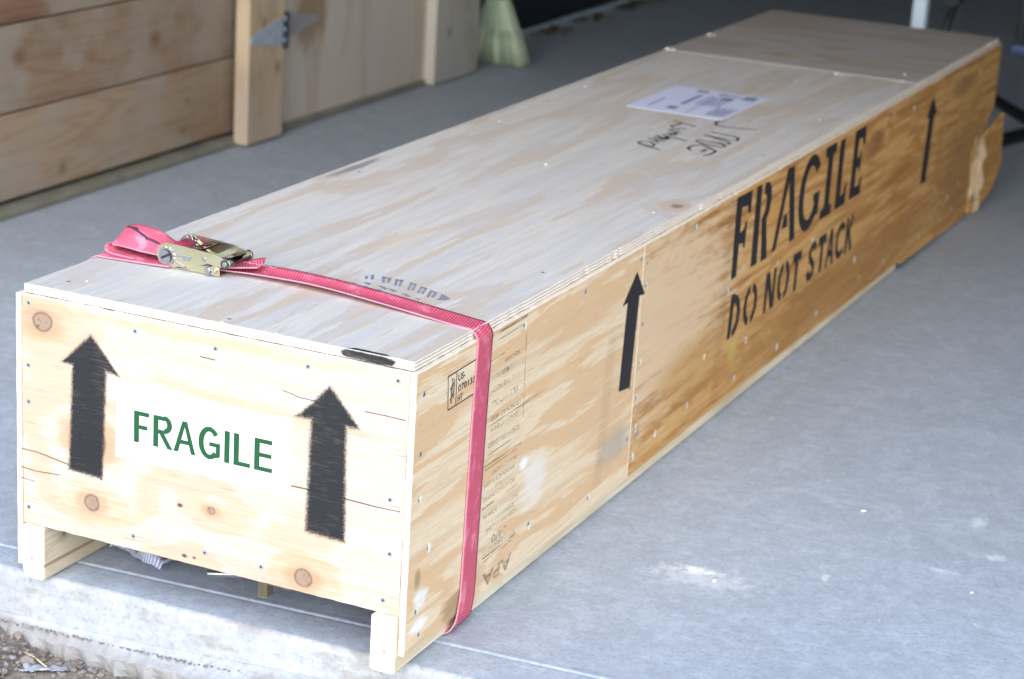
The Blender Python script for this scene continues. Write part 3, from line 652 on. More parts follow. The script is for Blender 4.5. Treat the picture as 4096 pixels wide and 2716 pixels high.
# stencilled arrows
def arrow(pts): return pts
ink("painted_arrow", [[(-.502, .383), (-.547, .340), (-.530, .3405), (-.536, .183), (-.484, .180), (-.478, .3405), (-.458, .336)]], 'front', .0006, M_ink, crate, .011)
ink("painted_arrow", [[(-.126, .381), (-.170, .336), (-.150, .3365), (-.1535, .176), (-.098, .174), (-.102, .3365), (-.084, .336)]], 'front', .0006, M_ink, crate, .013)
ink("painted_arrow", [[(.761, .387), (.709, .343), (.730, .345), (.720, .199), (.767, .193), (.779, .344), (.802, .342)]], 'side', .0006, M_ink_s, crate, .004)
ink("painted_arrow", [[(2.595, .389), (2.553, .346), (2.577, .344), (2.560, .188), (2.610, .186), (2.622, .342), (2.644, .343)]], 'side', .0009, M_ink_s, crate, .005)
FR = [[(1.234, .265), (1.261, .265), (1.261, .325), (1.283, .323), (1.287, .312), (1.296, .312), (1.296, .361), (1.287, .361), (1.283, .347), (1.261, .345), (1.261, .393), (1.293, .390), (1.301, .374), (1.312, .374), (1.312, .414), (1.229, .416)],
      [(1.340, .264), (1.374, .263), (1.367, .414), (1.338, .415)],
      [(1.384, .414), (1.410, .411), (1.425, .397), (1.429, .375), (1.423, .353), (1.409, .340), (1.421, .300), (1.432, .262), (1.398, .262), (1.392, .300), (1.384, .333), (1.381, .346), (1.397, .360), (1.402, .378), (1.397, .390), (1.385, .394)],
      [(1.460, .266), (1.483, .266), (1.531, .392), (1.567, .263), (1.598, .263), (1.556, .415), (1.517, .416)],
      [(1.508, .300), (1.545, .299), (1.536, .324), (1.519, .325)],
      arc(1.674, .339, .070, .076, 38, 325, (.031, .021), 20),
      [(1.708, .284), (1.740, .284), (1.740, .331), (1.699, .331), (1.699, .320), (1.708, .315)],
      [(1.757, .267), (1.832, .266), (1.832, .284), (1.813, .289), (1.813, .391), (1.832, .395), (1.832, .413), (1.760, .413), (1.760, .395), (1.780, .391), (1.780, .289), (1.757, .285)],
      [(1.858, .268), (1.930, .267), (1.930, .312), (1.920, .312), (1.912, .293), (1.890, .288), (1.890, .411), (1.856, .411)],
      [(1.960, .269), (2.040, .267), (2.040, .305), (2.030, .305), (2.022, .289), (1.993, .288), (1.993, .330), (2.010, .330), (2.014, .318), (2.023, .318), (2.023, .364), (2.014, .364), (2.010, .350), (1.993, .350), (1.993, .392), (2.020, .391), (2.030, .374), (2.041, .374), (2.041, .413), (1.962, .413)]]
for q in ((0,), (1, 2), (3, 4), (5, 6), (7,), (8,), (9,)): ink("stencilled_letter", [FR[k] for k in q], 'side', .0009, M_ink_s, crate, .003)
a, b = .150, .227; m_ = (a + b) / 2; hh = (b - a) / 2
DN = [[(1.240, a), (1.258, a), (1.266, b + .004), (1.247, b + .006)], arc(1.262, m_, .040, hh + .002, -82, 82, (.017, .014)),
      arc(1.358, m_, .036, hh, 100, 260, (.016, .013)), arc(1.362, m_, .036, hh, -80, 80, (.016, .013)),
      [(1.442, a), (1.457, a), (1.459, b), (1.444, b)], strokepoly([(1.456, b - .002), (1.490, a + .002)], .016), [(1.488, a), (1.502, a), (1.504, b), (1.489, b)],
      arc(1.552, m_, .034, hh, 100, 260, (.016, .013)), arc(1.556, m_, .034, hh, -80, 80, (.016, .013)),
      [(1.625, a), (1.641, a), (1.642, b - .016), (1.660, b - .018), (1.660, b), (1.606, b), (1.606, b - .018), (1.625, b - .016)],
      strokepoly([(1.753, b - .018), (1.745, b - .007), (1.728, b - .007), (1.716, b - .020), (1.720, b - .033), (1.735, m_ - .003), (1.748, a + .026), (1.746, a + .012), (1.732, a + .006), (1.716, a + .008), (1.709, a + .019)], .015),
      [(1.790, a), (1.806, a), (1.806, b - .016), (1.824, b - .018), (1.824, b), (1.772, b), (1.772, b - .018), (1.790, b - .016)],
      [(1.830, a), (1.843, a), (1.858, b - .02), (1.872, a), (1.886, a), (1.866, b), (1.851, b)], [(1.849, a + .02), (1.866, a + .02), (1.862, a + .033), (1.853, a + .033)],
      arc(1.930, m_, .036, hh, 45, 315, (.016, .013), 18),
      [(1.966, a), (1.981, a), (1.981, b), (1.966, b)], strokepoly([(1.984, m_ - .002), (2.010, b)], .014), strokepoly([(1.990, m_ + .002), (2.012, a)], .015)]
for q in ((0, 1), (2, 3), (4, 5, 6), (7, 8), (9,), (10,), (11,), (12, 13), (14,), (15, 16, 17)): ink("stencilled_letter", [DN[k] for k in q], 'side', .0009, M_ink_s, crate, .003)
# overspray bars left by the stencil card
M_over = inkmat("overspray_grey", (0.16, 0.12, 0.09), .3, gain=.075)
for P_ in ([(1.180, .05), (1.215, .05), (1.222, .42), (1.190, .42)], [(2.09, .27), (2.135, .27), (2.135, .37), (2.09, .37)], [(2.69, .20), (2.725, .19), (2.745, .37), (2.710, .37)], [(.640, .06), (.670, .06), (.690, .30), (.660, .30)]):
    ink("overspray", [P_], 'side', .0007, M_over, crate, .02)
ink("brush_mark", [[(-.112, .4275), (-.060, .4262), (-.040, .4268), (-.036, .4330), (-.050, .4364), (-.108, .4366), (-.116, .4330)]], 'front', -.0070, M_ink, crate, .004)
ink("brush_mark", [[(-.108, .0105), (-.048, .0105), (-.052, .0150), (-.100, .0165)]], 'top', ZL + .0004, M_ink, crate, .004)

CRACKS = [[(-0.1807, 0.2339), (-0.1279, 0.2347), (-0.09, 0.233), (-0.0525, 0.2321), (-0.0147, 0.2327)], [(-0.6199, 0.1958), (-0.5923, 0.1956), (-0.5581, 0.1907), (-0.5364, 0.1874)], [(-0.0734, 0.3602), (-0.0436, 0.3606), (-0.0133, 0.3599)], [(-0.6254, 0.1682), (-0.5925, 0.1664), (-0.5539, 0.1694)], [(-0.1973, 0.3655), (-0.1704, 0.3603), (-0.144, 0.3603)], [(-0.3259, 0.3881), (-0.3023, 0.3873)], [(-0.6256, 0.1518), (-0.597, 0.1503)]]
M_crack = inkmat('wood_crack', (0.16, 0.075, 0.05), .5)
for k, c_ in enumerate(CRACKS): ink('crack', [strokepoly(c_, (.0016, .0012, .0011, .0010, .0010, .0012, .0010)[k])], 'front', .0004, M_crack, front, .0008)

# white sheet with green FRAGILE
bm = bmesh.new()
lab = mesh("paper_label", [(-.4595, -.0009, .2165), (-.1800, -.0009, .2205), (-.1805, -.0009, .3265), (-.4590, -.0009, .3255), (-.4595, .0004, .2165), (-.1800, .0004, .2205), (-.1805, .0004, .3265), (-.4590, .0004, .3255)],
           [(0, 1, 2, 3), (4, 7, 6, 5), (0, 4, 5, 1), (1, 5, 6, 2), (2, 6, 7, 3), (3, 7, 4, 0)], M_paper, crate)
lab['label'] = "white paper sheet with FRAGILE in green capitals"
def block(parent):
    z0, z1, w = .2455, .2910, .0082; zm = (z0 + z1) / 2
    def Q(a, b, c, d): return [(a, c), (b, c), (b, d), (a, d)]
    Ls = [[Q(-.4295, -.4295 + w, z0, z1), Q(-.4295 + w, -.4050, z1 - .0060, z1), Q(-.4295 + w, -.4075, zm - .0028, zm + .0030)],
          [Q(-.3980, -.3980 + w, z0, z1), Q(-.3980 + w, -.3800, z1 - .0060, z1), Q(-.3980 + w, -.3800, zm - .0028, zm + .0030), arc(-.3802, (z1 + zm) / 2, .0125, (z1 - zm) / 2 + .0014, -90, 90, (.0080, .0066), 16), [(-.3880, zm - .0028), (-.3800, zm - .0028), (-.3665, z0), (-.3748, z0)]],
          [[(-.3650, z0), (-.3577, z0), (-.3475, z1 - .008), (-.3370, z0), (-.3298, z0), (-.3437, z1), (-.3513, z1)], Q(-.3555, -.3393, z0 + .0125, z0 + .0182)],
          [arc(-.3080, zm, .0172, (z1 - z0) / 2 + .0006, 38, 318, (.0082, .0068), 30), Q(-.3080, -.2910, zm - .0040, zm + .0016), Q(-.2975, -.2910, z0 + .0062, zm - .0040), [(-.2975, z0 + .0100), (-.2975, z0 + .0062), (-.2910, z0 + .0062), (-.2930, z0 + .0042), (-.2990, z0 + .0030), (-.3020, z0 + .0080)]],
          [Q(-.2842, -.2842 + w, z0, z1)],
          [Q(-.2695, -.2695 + w, z0, z1), Q(-.2695 + w, -.2437, z0, z0 + .0060)],
          [Q(-.2372, -.2372 + w, z0, z1), Q(-.2372 + w, -.2092, z0, z0 + .0060), Q(-.2372 + w, -.2105, zm - .0028, zm + .0030), Q(-.2372 + w, -.2098, z1 - .0060, z1)]]
    for P_ in Ls: ink("letter", P_, 'front', .0012, M_green, parent, .0003)
block(lab)

# shipping document on the lid
sh = slab("paper_label", [(-.432, 1.764), (-.222, 1.762), (-.219, 2.046), (-.431, 2.049)], 2, ZL + .0001, ZL + .0008, [M_paper_b, M_paper_b], crate, .0002)
sh['label'] = "printed shipping sheet on the lid"
pr = []
def q4(x0, x1, y0, y1): return [(x0, y0), (x1, y0), (x1, y1), (x0, y1)]
pr += [q4(-.352, -.342, 1.86, 1.98)]
for k in range(5): pr.append(q4(-.325 + .011 * k, -.321 + .011 * k, 1.88, 1.99 - .018 * (k % 3)))
for k in range(7): pr.append(q4(-.270 + .006 * k, -.2675 + .006 * k, 1.79, 1.885 - .02 * (k % 2)))
pr += [q4(-.262, -.235, 1.99, 2.03), q4(-.30, -.275, 1.96, 1.99), q4(-.37, -.345, 2.01, 2.03), q4(-.32, -.27, 2.01, 2.02), q4(-.36, -.34, 1.80, 1.83), q4(-.40, -.396, 1.80, 1.9), q4(-.31, -.308, 1.78, 2.03)]
ink("print", pr, 'top', ZL + .0011, M_print, sh, .002)

# marker handwriting on the lid, traced stroke by stroke
HW = [[(-0.2162, 1.7574), (-0.2246, 1.7462), (-0.2235, 1.7248), (-0.2129, 1.7078), (-0.1948, 1.704), (-0.1646, 1.7066), (-0.1351, 1.7202)], [(-0.1992, 1.6366), (-0.1738, 1.6332), (-0.1502, 1.6283), (-0.1361, 1.618), (-0.1312, 1.593), (-0.1468, 1.5883), (-0.1728, 1.5944), (-0.2003, 1.6008)], [(-0.2003, 1.6008), (-0.1725, 1.5874), (-0.1484, 1.5748), (-0.1335, 1.5633), (-0.1342, 1.5472), (-0.1534, 1.5526)], [(-0.1939, 1.5366), (-0.192, 1.549), (-0.1676, 1.5503), (-0.1402, 1.5398), (-0.131, 1.5262), (-0.1349, 1.5135), (-0.1566, 1.5201), (-0.1791, 1.5286), (-0.191, 1.5306)], [(-0.172, 1.4523), (-0.1805, 1.4591), (-0.1855, 1.4759), (-0.1811, 1.4996), (-0.1753, 1.5068)], [(-0.1796, 1.5186), (-0.1582, 1.5011), (-0.1321, 1.4763)], [(-0.1523, 1.4536), (-0.1508, 1.4781)], [(-0.1372, 1.424), (-0.1311, 1.4359), (-0.1303, 1.4743)], [(-0.2974, 1.6875), (-0.265, 1.6762), (-0.2434, 1.6663)], [(-0.276, 1.6758), (-0.2793, 1.6549), (-0.2848, 1.6373), (-0.2747, 1.6254), (-0.2604, 1.6287), (-0.2503, 1.6285)], [(-0.2548, 1.6082), (-0.2695, 1.612), (-0.2741, 1.598), (-0.2612, 1.5902), (-0.244, 1.5886)], [(-0.2675, 1.5723), (-0.251, 1.5553), (-0.2465, 1.5691), (-0.2561, 1.5857)], [(-0.2516, 1.5426), (-0.2306, 1.5334), (-0.2095, 1.5246)], [(-0.2687, 1.5527), (-0.2549, 1.5398), (-0.2413, 1.5171), (-0.2551, 1.5177), (-0.2741, 1.5358)], [(-0.2741, 1.5358), (-0.2594, 1.5177), (-0.2427, 1.5039)], [(-0.2745, 1.5171), (-0.2573, 1.5012), (-0.2436, 1.4911)], [(-0.2791, 1.5011), (-0.2621, 1.4912), (-0.2468, 1.4742)], [(-0.274, 1.4692), (-0.2626, 1.4704), (-0.2466, 1.453), (-0.2431, 1.4348), (-0.2574, 1.4357), (-0.2739, 1.4419), (-0.2798, 1.4524), (-0.2748, 1.4685)], [(-0.2739, 1.4419), (-0.2474, 1.4266), (-0.2205, 1.4142)]]
ink("handwriting", [strokepoly(s, .0050) for s in HW], 'top', ZL + .0004, M_marker, crate, .002)
# faded ink stamp beside the strap
ST = [[(-0.2541, 0.3262), (-0.251, 0.3284), (-0.2433, 0.3125), (-0.2463, 0.3102)], [(-0.2494, 0.3355), (-0.2459, 0.3381), (-0.2347, 0.3156), (-0.2381, 0.313)], [(-0.2322, 0.3376), (-0.2167, 0.3371), (-0.2149, 0.3312), (-0.2289, 0.3314)], [(-0.2322, 0.3376), (-0.2281, 0.3378), (-0.2144, 0.3101), (-0.2179, 0.3099)], [(-0.2215, 0.3369), (-0.2167, 0.3371), (-0.2085, 0.3136), (-0.212, 0.3134)], [(-0.2101, 0.3372), (-0.1979, 0.3381), (-0.1951, 0.3316), (-0.2065, 0.3303)], [(-0.2101, 0.3372), (-0.2062, 0.3377), (-0.1925, 0.3061), (-0.1969, 0.3066)], [(-0.2027, 0.3379), (-0.1979, 0.3381), (-0.1856, 0.3055), (-0.1896, 0.3063)], [(-0.1847, 0.3346), (-0.1728, 0.3315), (-0.1711, 0.3257), (-0.1815, 0.3274)], [(-0.1847, 0.3346), (-0.1798, 0.3334), (-0.1674, 0.298), (-0.1716, 0.2982)], [(-0.1767, 0.332), (-0.1723, 0.3305), (-0.1613, 0.2988), (-0.1649, 0.299)], [(-0.1632, 0.3245), (-0.1511, 0.3217), (-0.1498, 0.3157), (-0.1606, 0.3194)], [(-0.1632, 0.3245), (-0.1585, 0.3233), (-0.148, 0.2916), (-0.1522, 0.2917)], [(-0.1559, 0.3229), (-0.1511, 0.3217), (-0.1415, 0.2904), (-0.1451, 0.2905)], [(-0.1429, 0.3161), (-0.1296, 0.3121), (-0.1288, 0.3058), (-0.1408, 0.3108)], [(-0.1429, 0.3161), (-0.1386, 0.3147), (-0.1289, 0.2828), (-0.1328, 0.2836)], [(-0.1343, 0.3132), (-0.1296, 0.3121), (-0.1225, 0.2853), (-0.1259, 0.285)], [(-0.1211, 0.3091), (-0.11, 0.3012), (-0.0991, 0.2911), (-0.1051, 0.2822), (-0.1136, 0.2782), (-0.1152, 0.2929)], [(-0.2154, 0.2929), (-0.2045, 0.2916), (-0.1953, 0.2844), (-0.1983, 0.2799)], [(-0.1974, 0.2884), (-0.1863, 0.2864), (-0.1789, 0.2826), (-0.1822, 0.2765)], [(-0.1694, 0.2781), (-0.1595, 0.2762), (-0.1515, 0.2698), (-0.1558, 0.2667)], [(-0.2422, 0.2956), (-0.2352, 0.2971), (-0.2269, 0.2947), (-0.227, 0.2866)], [(-0.2523, 0.2844), (-0.2435, 0.2815), (-0.2442, 0.2762)], [(-0.2085, 0.2723), (-0.2034, 0.2761), (-0.1973, 0.2714), (-0.2032, 0.267)], [(-0.1425, 0.2683), (-0.134, 0.2678), (-0.1349, 0.2626)], [(-0.2337, 0.2746), (-0.2286, 0.2784), (-0.2216, 0.2766), (-0.2267, 0.2705)]]
ink("faded_stamp", ST, 'top', ZL + .0004, M_grey_ink, crate, .0015)

# mill stamps on the near side panel
def line(y0, z0, y1, z1, w=.0012): return strokepoly([(y0, z0), (y1, z1)], w)
ink("stamp_frame", [line(.091, .397, .176, .3985), line(.095, .349, .176, .350), line(.091, .397, .095, .349), line(.117, .398, .118, .349), line(.103, .356, .105, .391, .0022), line(.109, .362, .111, .388, .0022), line(.100, .362, .108, .368, .002), line(.100, .376, .110, .384, .002)], 'side', .0006, M_stamp2, crate, .0006)
text("stamp_text", "US-", 'side', (.1225, .3815), .0105, .021, M_stamp2, crate, .0006, bold=.02)
text("stamp_text", "070133", 'side', (.1235, .3665), .0095, .052, M_stamp2, crate, .0006, bold=.02)
text("stamp_text", "HT", 'side', (.1235, .3520), .0100, .015, M_stamp2, crate, .0006, bold=.02)
for P_ in (line(.225, .4185, .339, .4205, .003), line(.232, .408, .330, .410, .0012), line(.340, .394, .345, .266, .0014), line(.225, .286, .420, .287, .0016), line(.222, .382, .270, .384, .0012)): ink("stamp_line", [P_], 'side', .0006, M_stamp, crate, .0006)
for P_ in (line(.221, .228, .346, .227, .0018), line(.224, .222, .330, .222, .0012), line(.222, .164, .26, .1645, .002), line(.30, .165, .343, .165, .0012), line(.233, .085, .343, .086, .002), line(.235, .079, .33, .080, .0012), line(.228, .243, .31, .243, .0012)): ink("stamp_line", [P_], 'side', .0006, M_stamp, crate, .0006)
MS = [("APA", .335, .060, .022, .098, .03), ("RATED SHEATHING", .340, .0975, .0075, .105, .01), ("24/0", .312, .1120, .0130, .052, .01), ("SIZED FOR SPACING", .342, .1290, .0065, .104, .01), ("EXPOSURE 1", .330, .1395, .0065, .072, .01),
      ("THICKNESS 0.354 IN.", .345, .1530, .0070, .120, .01), ("PS2-10 SHEATHING", .330, .1800, .0065, .105, .01), ("PRP-108", .320, .1900, .0060, .06, .01), ("PRODUCT V-699", .325, .2020, .0070, .10, .01), ("PS CATEGORY", .330, .2140, .0060, .085, .01),
      ("SCREWS/PLUGGED", .335, .2600, .0080, .105, .015), ("1/8 INCH AT ENDS", .330, .2820, .0070, .095, .015), ("1/8 INCH AT SIDES", .332, .2980, .0075, .098, .015), ("PLYWOOD", .320, .3210, .0095, .085, .015), ("AND THE PANEL", .325, .3420, .0080, .095, .015), ("GLUED LUMBER PANEL", .335, .3600, .0080, .108, .015), ("SQUARE", .320, .3760, .0070, .05, .015)]
for (s_, y, z, h_, w_, bo) in MS: text("stamp_text", s_, 'side', (y, z), h_, w_, M_stamp, crate, .0006, flip=True, bold=bo)

# ------------------------------------------------------------------ ratchet strap
def web_mat(name, base, light):
    g = G(name); X = g.xyz(g.uv()); u, v = X[0], X[1]
    row = g.ma('SINE', g.ma('MULTIPLY', g.ma('ADD', u, g.ma('MULTIPLY', v, .30)), 6.283 / .0045))
    colm = g.ma('SINE', g.ma('MULTIPLY', v, 6.283 / .0016))
    w = g.ma('ADD', g.ma('MULTIPLY', row, .7), g.ma('MULTIPLY', colm, .3))
    n = g.noise(g.vec(g.ma('MULTIPLY', u, 25.0), g.ma('MULTIPLY', v, 40.0)), 1.0, 4.0, .6)
    c = g.mix(g.ss(w, -.3, .9, 0, .55), base, light)
    c = g.mix(g.ss(n, .50, .72, 0, .45), c, tuple(min(1, x * 1.2 + .10) for x in light))
    ed = g.ss(g.ma('ABSOLUTE', v), .0205, .0225)
    c = g.mix(g.ma('MULTIPLY', ed, .6), c, (.50, .36, .42))
    g.col(c); g.set(Roughness=.6); g.bump(w, .5, .0008); return g.m
M_web = web_mat("red_webbing", (0.55, 0.05, 0.10), (0.76, 0.27, 0.33))
M_webink = plain("webbing_print", (0.06, 0.025, 0.04), .7)
def catmull(P, n):
    out = []
    for i in range(len(P) - 1):
        p0, p1, p2, p3 = P[max(0, i - 1)], P[i], P[i + 1], P[min(len(P) - 1, i + 2)]
        for k in range(n):
            q = k / n; out.append([0.5 * (2 * b + (c - a) * q + (2 * a - 5 * b + 4 * c - d) * q * q + (-a + 3 * b - 3 * c + d) * q ** 3) for a, b, c, d in zip(p0, p1, p2, p3)])
    out.append(list(P[-1])); return out
class Ribbon:
    """control rows: x, y, z, width-dir x, y, z, width, arch"""
    def __init__(s, rows, n=10, m=8): s.r = catmull(rows, n); s.m = m
    def frame(s, i):
        r = s.r; p = Vector(r[i][:3]); T = (Vector(r[min(len(r) - 1, i + 1)][:3]) - Vector(r[max(0, i - 1)][:3])).normalized()
        w = Vector(r[i][3:6]); w = (w - T * w.dot(T)).normalized(); return p, T, w, w.cross(T)
    def pt(s, i, v, off=0.0):
        p, T, w, N = s.frame(i); return p + w * v * s.r[i][6] + N * (s.r[i][7] * (1 - 4 * v * v) + off)
    def build(s, name, mat, parent, th=.0018, v0=-.5, v1=.5, off=0.0, i0=0, i1=None, slant=0.0):
        i1 = len(s.r) - 1 if i1 is None else i1; m = s.m; V, F, UV = [], [], []; u = 0.0; prev = None
        for i in range(i0, i1 + 1):
            p = Vector(s.r[i][:3]); u += (p - prev).length if prev else 0; prev = p
            ring = [(v0 + (v1 - v0) * j / m, off) for j in range(m + 1)] + [(v1 - (v1 - v0) * j / m, off + th) for j in range(m + 1)]
            for (v, o_) in ring: V.append(s.pt(i, v + slant * (i - i0) / max(1, i1 - i0), o_)); UV.append((u, v * .045))
        k = 2 * (m + 1); n = i1 - i0
        for i in range(n):
            for j in range(k): F.append((i * k + j, i * k + (j + 1) % k, (i + 1) * k + (j + 1) % k, (i + 1) * k + j))
        F += [tuple(range(k))[::-1], tuple(range(n * k, n * k + k))]
        ob = mesh(name, V, F, mat, parent, None, True); me = ob.data
        uvl = me.uv_layers.new(name="UVMap")
        for lp in me.loops: uvl.data[lp.index].uv = UV[lp.vertex_index]
        return ob
strap = empty("ratchet_strap"); tag(strap, "red webbing ratchet strap with brass coloured buckle around the crate", "strap")
Yd = (0.03, 1, 0)
top_run = [(-.436, .221, .4450, .0, 1, 0, .040, .001), (-.415, .229, .4460, .0, 1, 0.05, .042, .003), (-.36, .234, .4480, 0, 1, .05, .044, .006), (-.27, .230, .4490, 0, 1, 0, .045, .006), (-.16, .218, .4455, 0, 1, 0, .046, .004), (-.06, .206, .4405, 0, 1, 0, .047, .0015), (-.026, .2020, .4387, 0, 1, 0, .047, .0003), (-.016, .2010, .4384, 0, 1, 0, .047, .0), (-.0085, .2005, .4368, 0, 1, 0, .047, 0), (-.0040, .2000, .4335, 0, 1, 0, .047, 0), (-.0005, .1995, .4290, 0, 1, 0, .047, 0), (.0015, .1990, .4245, 0, 1, 0, .047, 0), (.0022, .1987, .4190, 0, 1, 0, .047, 0), (.0022, .1983, .410, 0, 1, 0, .047, 0), (.0022, .1975, .39, 0, 1, 0, .047, 0), (.0025, .193, .30, 0, 1, 0, .047, 0), (.0030, .1885, .16, 0, 1, 0, .047, 0), (.0035, .185, .07, 0, 1, 0, .047, 0), (.0040, .180, .038, .0, 1, .0, .048, 0), (.0030, .172, .020, .0, 1, .0, .049, 0), (-.0030, .167, .008, 0, 1, .0, .05, 0), (-.0110, .165, .0030, 0, 1, 0, .05, 0), (-.02, .164, .0022, 0, 1, 0, .048, 0), (-.045, .163, .0020, 0, 1, 0, .048, 0)]
main = Ribbon(top_run, 10); main.build("webbing", M_web, strap)
low = Ribbon([(-.50, .2085, .4400, 0, 1, 0, .046, 0), (-.54, .205, .4395, 0, 1, 0, .047, 0), (-.60, .200, .4390, 0, 1, 0, .047, 0), (-.617, .199, .4385, 0, 1, 0, .047, 0), (-.627, .198, .432, 0, 1, 0, .047, 0), (-.6305, .198, .424, 0, 1, 0, .047, 0), (-.6305, .196, .38, 0, 1, 0, .047, 0), (-.6305, .19, .10, 0, 1, 0, .047, 0)], 8)
low.build("webbing", M_web, strap)
under = Ribbon([(-.555, .150, .060, 0, 1, 0, .047, 0), (-.48, .125, .071, 0, 1, 0, .047, 0), (-.30, .085, .0765, 0, 1, 0, .047, 0), (-.14, .070, .0760, 0, 1, 0, .047, 0), (-.055, .10, .060, 0, 1, 0, .047, 0)], 8)
under.build("webbing", M_web, strap)
loop = Ribbon([(-.503, .214, .4600, 0, 1, .10, .044, 0), (-.525, .214, .4590, 0, .95, .30, .045, .001), (-.548, .216, .4635, -.10, .85, .58, .046, .003), (-.578, .219, .4655, -.25, .82, .58, .046, .004), (-.600, .222, .4635, -.28, .88, .42, .046, .001), (-.6105, .223, .4575, -.20, .93, .25, .046, .0), (-.6125, .222, .4500, -.1, 1, .1, .046, 0), (-.6100, .220, .4445, 0, 1, .05, .046, 0), (-.600, .217, .4425, 0, 1, 0, .046, 0), (-.56, .213, .4420, 0, 1, 0, .046, 0)], 10)
lo_ = loop.build("webbing", M_web, strap); lo_['label'] = "loose folded tail of the strap with black print"
loop.m = 2
loop.build("printed_line", M_webink, lo_, th=.0003, v0=-.05, v1=.03, off=.0020, i0=22, i1=40, slant=.38)
loop.build("printed_line", M_webink, lo_, th=.0003, v0=-.06, v1=.03, off=.0021, i0=14, i1=23, slant=0.0)
loop.build("printed_line", M_webink, lo_, th=.0003, v0=.20, v1=.27, off=.0020, i0=30, i1=42, slant=.14)
# folded end of the webbing where it passes under the bolt
Ribbon([(-.432, .221, .4490, 0, 1, 0, .038, 0), (-.405, .229, .4520, 0, 1, .05, .040, .003), (-.375, .236, .4575, 0, .98, .15, .040, .004)], 8).build("webbing", M_web, strap)
# stitching
ink("stitching", [line(-.40 + .006 * k, .2275 + .004 * (k % 2), -.394 + .006 * k, .2275 + .004 * ((k + 1) % 2), .0012) for k in range(9)], 'top', .4555, plain("white_thread", (.8, .75, .75), .7), strap, .0002)

def zinc():
    g = G("yellow_zinc_steel"); n = g.noise(g.obj(), 28.0, 1.0, .4)
    c = g.mix(g.ss(n, .35, .5), (0.66, 0.59, 0.36), (0.68, 0.62, 0.45)); c = g.mix(g.ss(n, .52, .70, 0, .3), c, (0.70, 0.50, 0.44)); c = g.mix(g.ss(n, .28, .45, .3, 0), c, (0.50, 0.58, 0.38))
    g.col(c); g.set(Metallic=1.0, Roughness=.27); return g.m
M_zinc = zinc(); M_steel = plain("bright_steel", (0.42, 0.42, 0.42), .30, 1.0, .1, 100); M_dsteel = plain("dark_zinc_bar", (0.17, 0.15, 0.12), .2, 1.0, .2, 40)
M_bore_shade = plain("bore_shade", (0.02, 0.02, 0.02), .6)
buckle = M_zinc
YN, YF = .1900, .2500
hp = [(-.523, .4545), (-.521, .464), (-.515, .472), (-.506, .4762), (-.497, .4755), (-.470, .4742), (-.426, .4712), (-.412, .4672), (-.401, .4655), (-.3985, .460), (-.401, .4545), (-.407, .453), (-.420, .4535), (-.436, .4555), (-.470, .4412), (-.4715, .4455), (-.485, .4440), (-.500, .441), (-.514, .444)]
fpz = [(-.523, .4520), (-.519, .4445), (-.511, .4395), (-.498, .4382), (-.488, .4420), (-.455, .4395), (-.4545, .4405), (-.440, .4400), (-.440, .4390), (-.4175, .4385), (-.4175, .4520), (-.426, .4530), (-.45, .450), (-.47, .455), (-.49, .468), (-.51, .466)]
hn = slab("handle_plate", hp, 1, YN - .0010, YN + .0010, [M_zinc, M_zinc], strap, .0003)
hf = slab("handle_plate", hp, 1, YF - .0010, YF + .0010, [M_zinc, M_zinc], strap, .0003)
slab("frame_plate", fpz, 1, YN + .0018, YN + .0036, [M_zinc, M_zinc], strap, .0003)
slab("frame_plate", fpz, 1, YF - .0036, YF - .0018, [M_zinc, M_zinc], strap, .0003)
box("base_plate", (-.500, -.4185, YN + .0036, YF - .0036, .4384, .4398), M_zinc, strap)
def wheel(yc, sc):
    P = []
    for k in range(12):
        a = 2 * math.pi * k / 12
        for (da, r) in ((0, .0150), (.20, .0180), (.34, .0172)): P.append((-.504 + sc * r * math.cos(a + da), .4560 + sc * r * math.sin(a + da)))
    return slab("ratchet_wheel", P, 1, yc - .0009, yc + .0009, [M_steel, M_steel], strap, .0003)
wheel(YN + .0050, 1); wheel(YF - .0050, 1); wheel(YF + .0022, 1); wheel(YN - .0018, .80)
bm = bmesh.new(); cyl(bm, (-.504, YN - .0034, .4565), (-.504, YN - .0027, .4565), .0118, seg=28); from_bm("washer", bm, M_steel, strap)
bm = bmesh.new(); cyl(bm, (-.504, YN - .0040, .4565), (-.504, YN - .0034, .4565), .0098, seg=28); from_bm("spool_bore_shade", bm, M_bore_shade, strap)  # solid disc painted dark as the shade inside the spool
bm = bmesh.new()
for k in range(2):                                           # split spool: two half-round bars
    P = []
    for q in range(9):
        a_ = R(28 + 180 * k) + R(180) * q / 8; P.append((math.cos(a_) * .0075, math.sin(a_) * .0075))
    off = Vector((math.cos(R(118 + 180 * k)), math.sin(R(118 + 180 * k)))) * .0019
    A = [bm.verts.new((-.504 + p[0] + off.x, YN - .0060, .4565 + p[1] + off.y)) for p in P]; B = [bm.verts.new((-.504 + p[0] + off.x, YF + .0045, .4565 + p[1] + off.y)) for p in P]
    bm.faces.new(A); bm.faces.new(B[::-1])
    for i in range(9): bm.faces.new((A[(i + 1) % 9], A[i], B[i], B[(i + 1) % 9]))
from_bm("spool", bm, M_steel, strap)
bm = bmesh.new()                                             # turns of webbing on the spool
cyl(bm, (-.504, YN + .0075, .4565), (-.504, YF - .0055, .4565), .0135, seg=24); from_bm("wound_webbing", bm, plain("wound_webbing", (0.42, 0.03, 0.08), .7, bump=.2, sc=300), strap)
bm = bmesh.new(); cyl(bm, (-.4065, YN - .0015, .4595), (-.4065, YF + .0015, .4595), .0058, seg=20); cyl(bm, (-.4065, YF + .0012, .4595), (-.4065, YF + .0032, .4595), .0058, .0076, seg=20); cyl(bm, (-.4065, YN - .0030, .4595), (-.4065, YN - .0012, .4595), .0068, .0058, seg=20)
from_bm("handle_bar", bm, M_dsteel, strap)
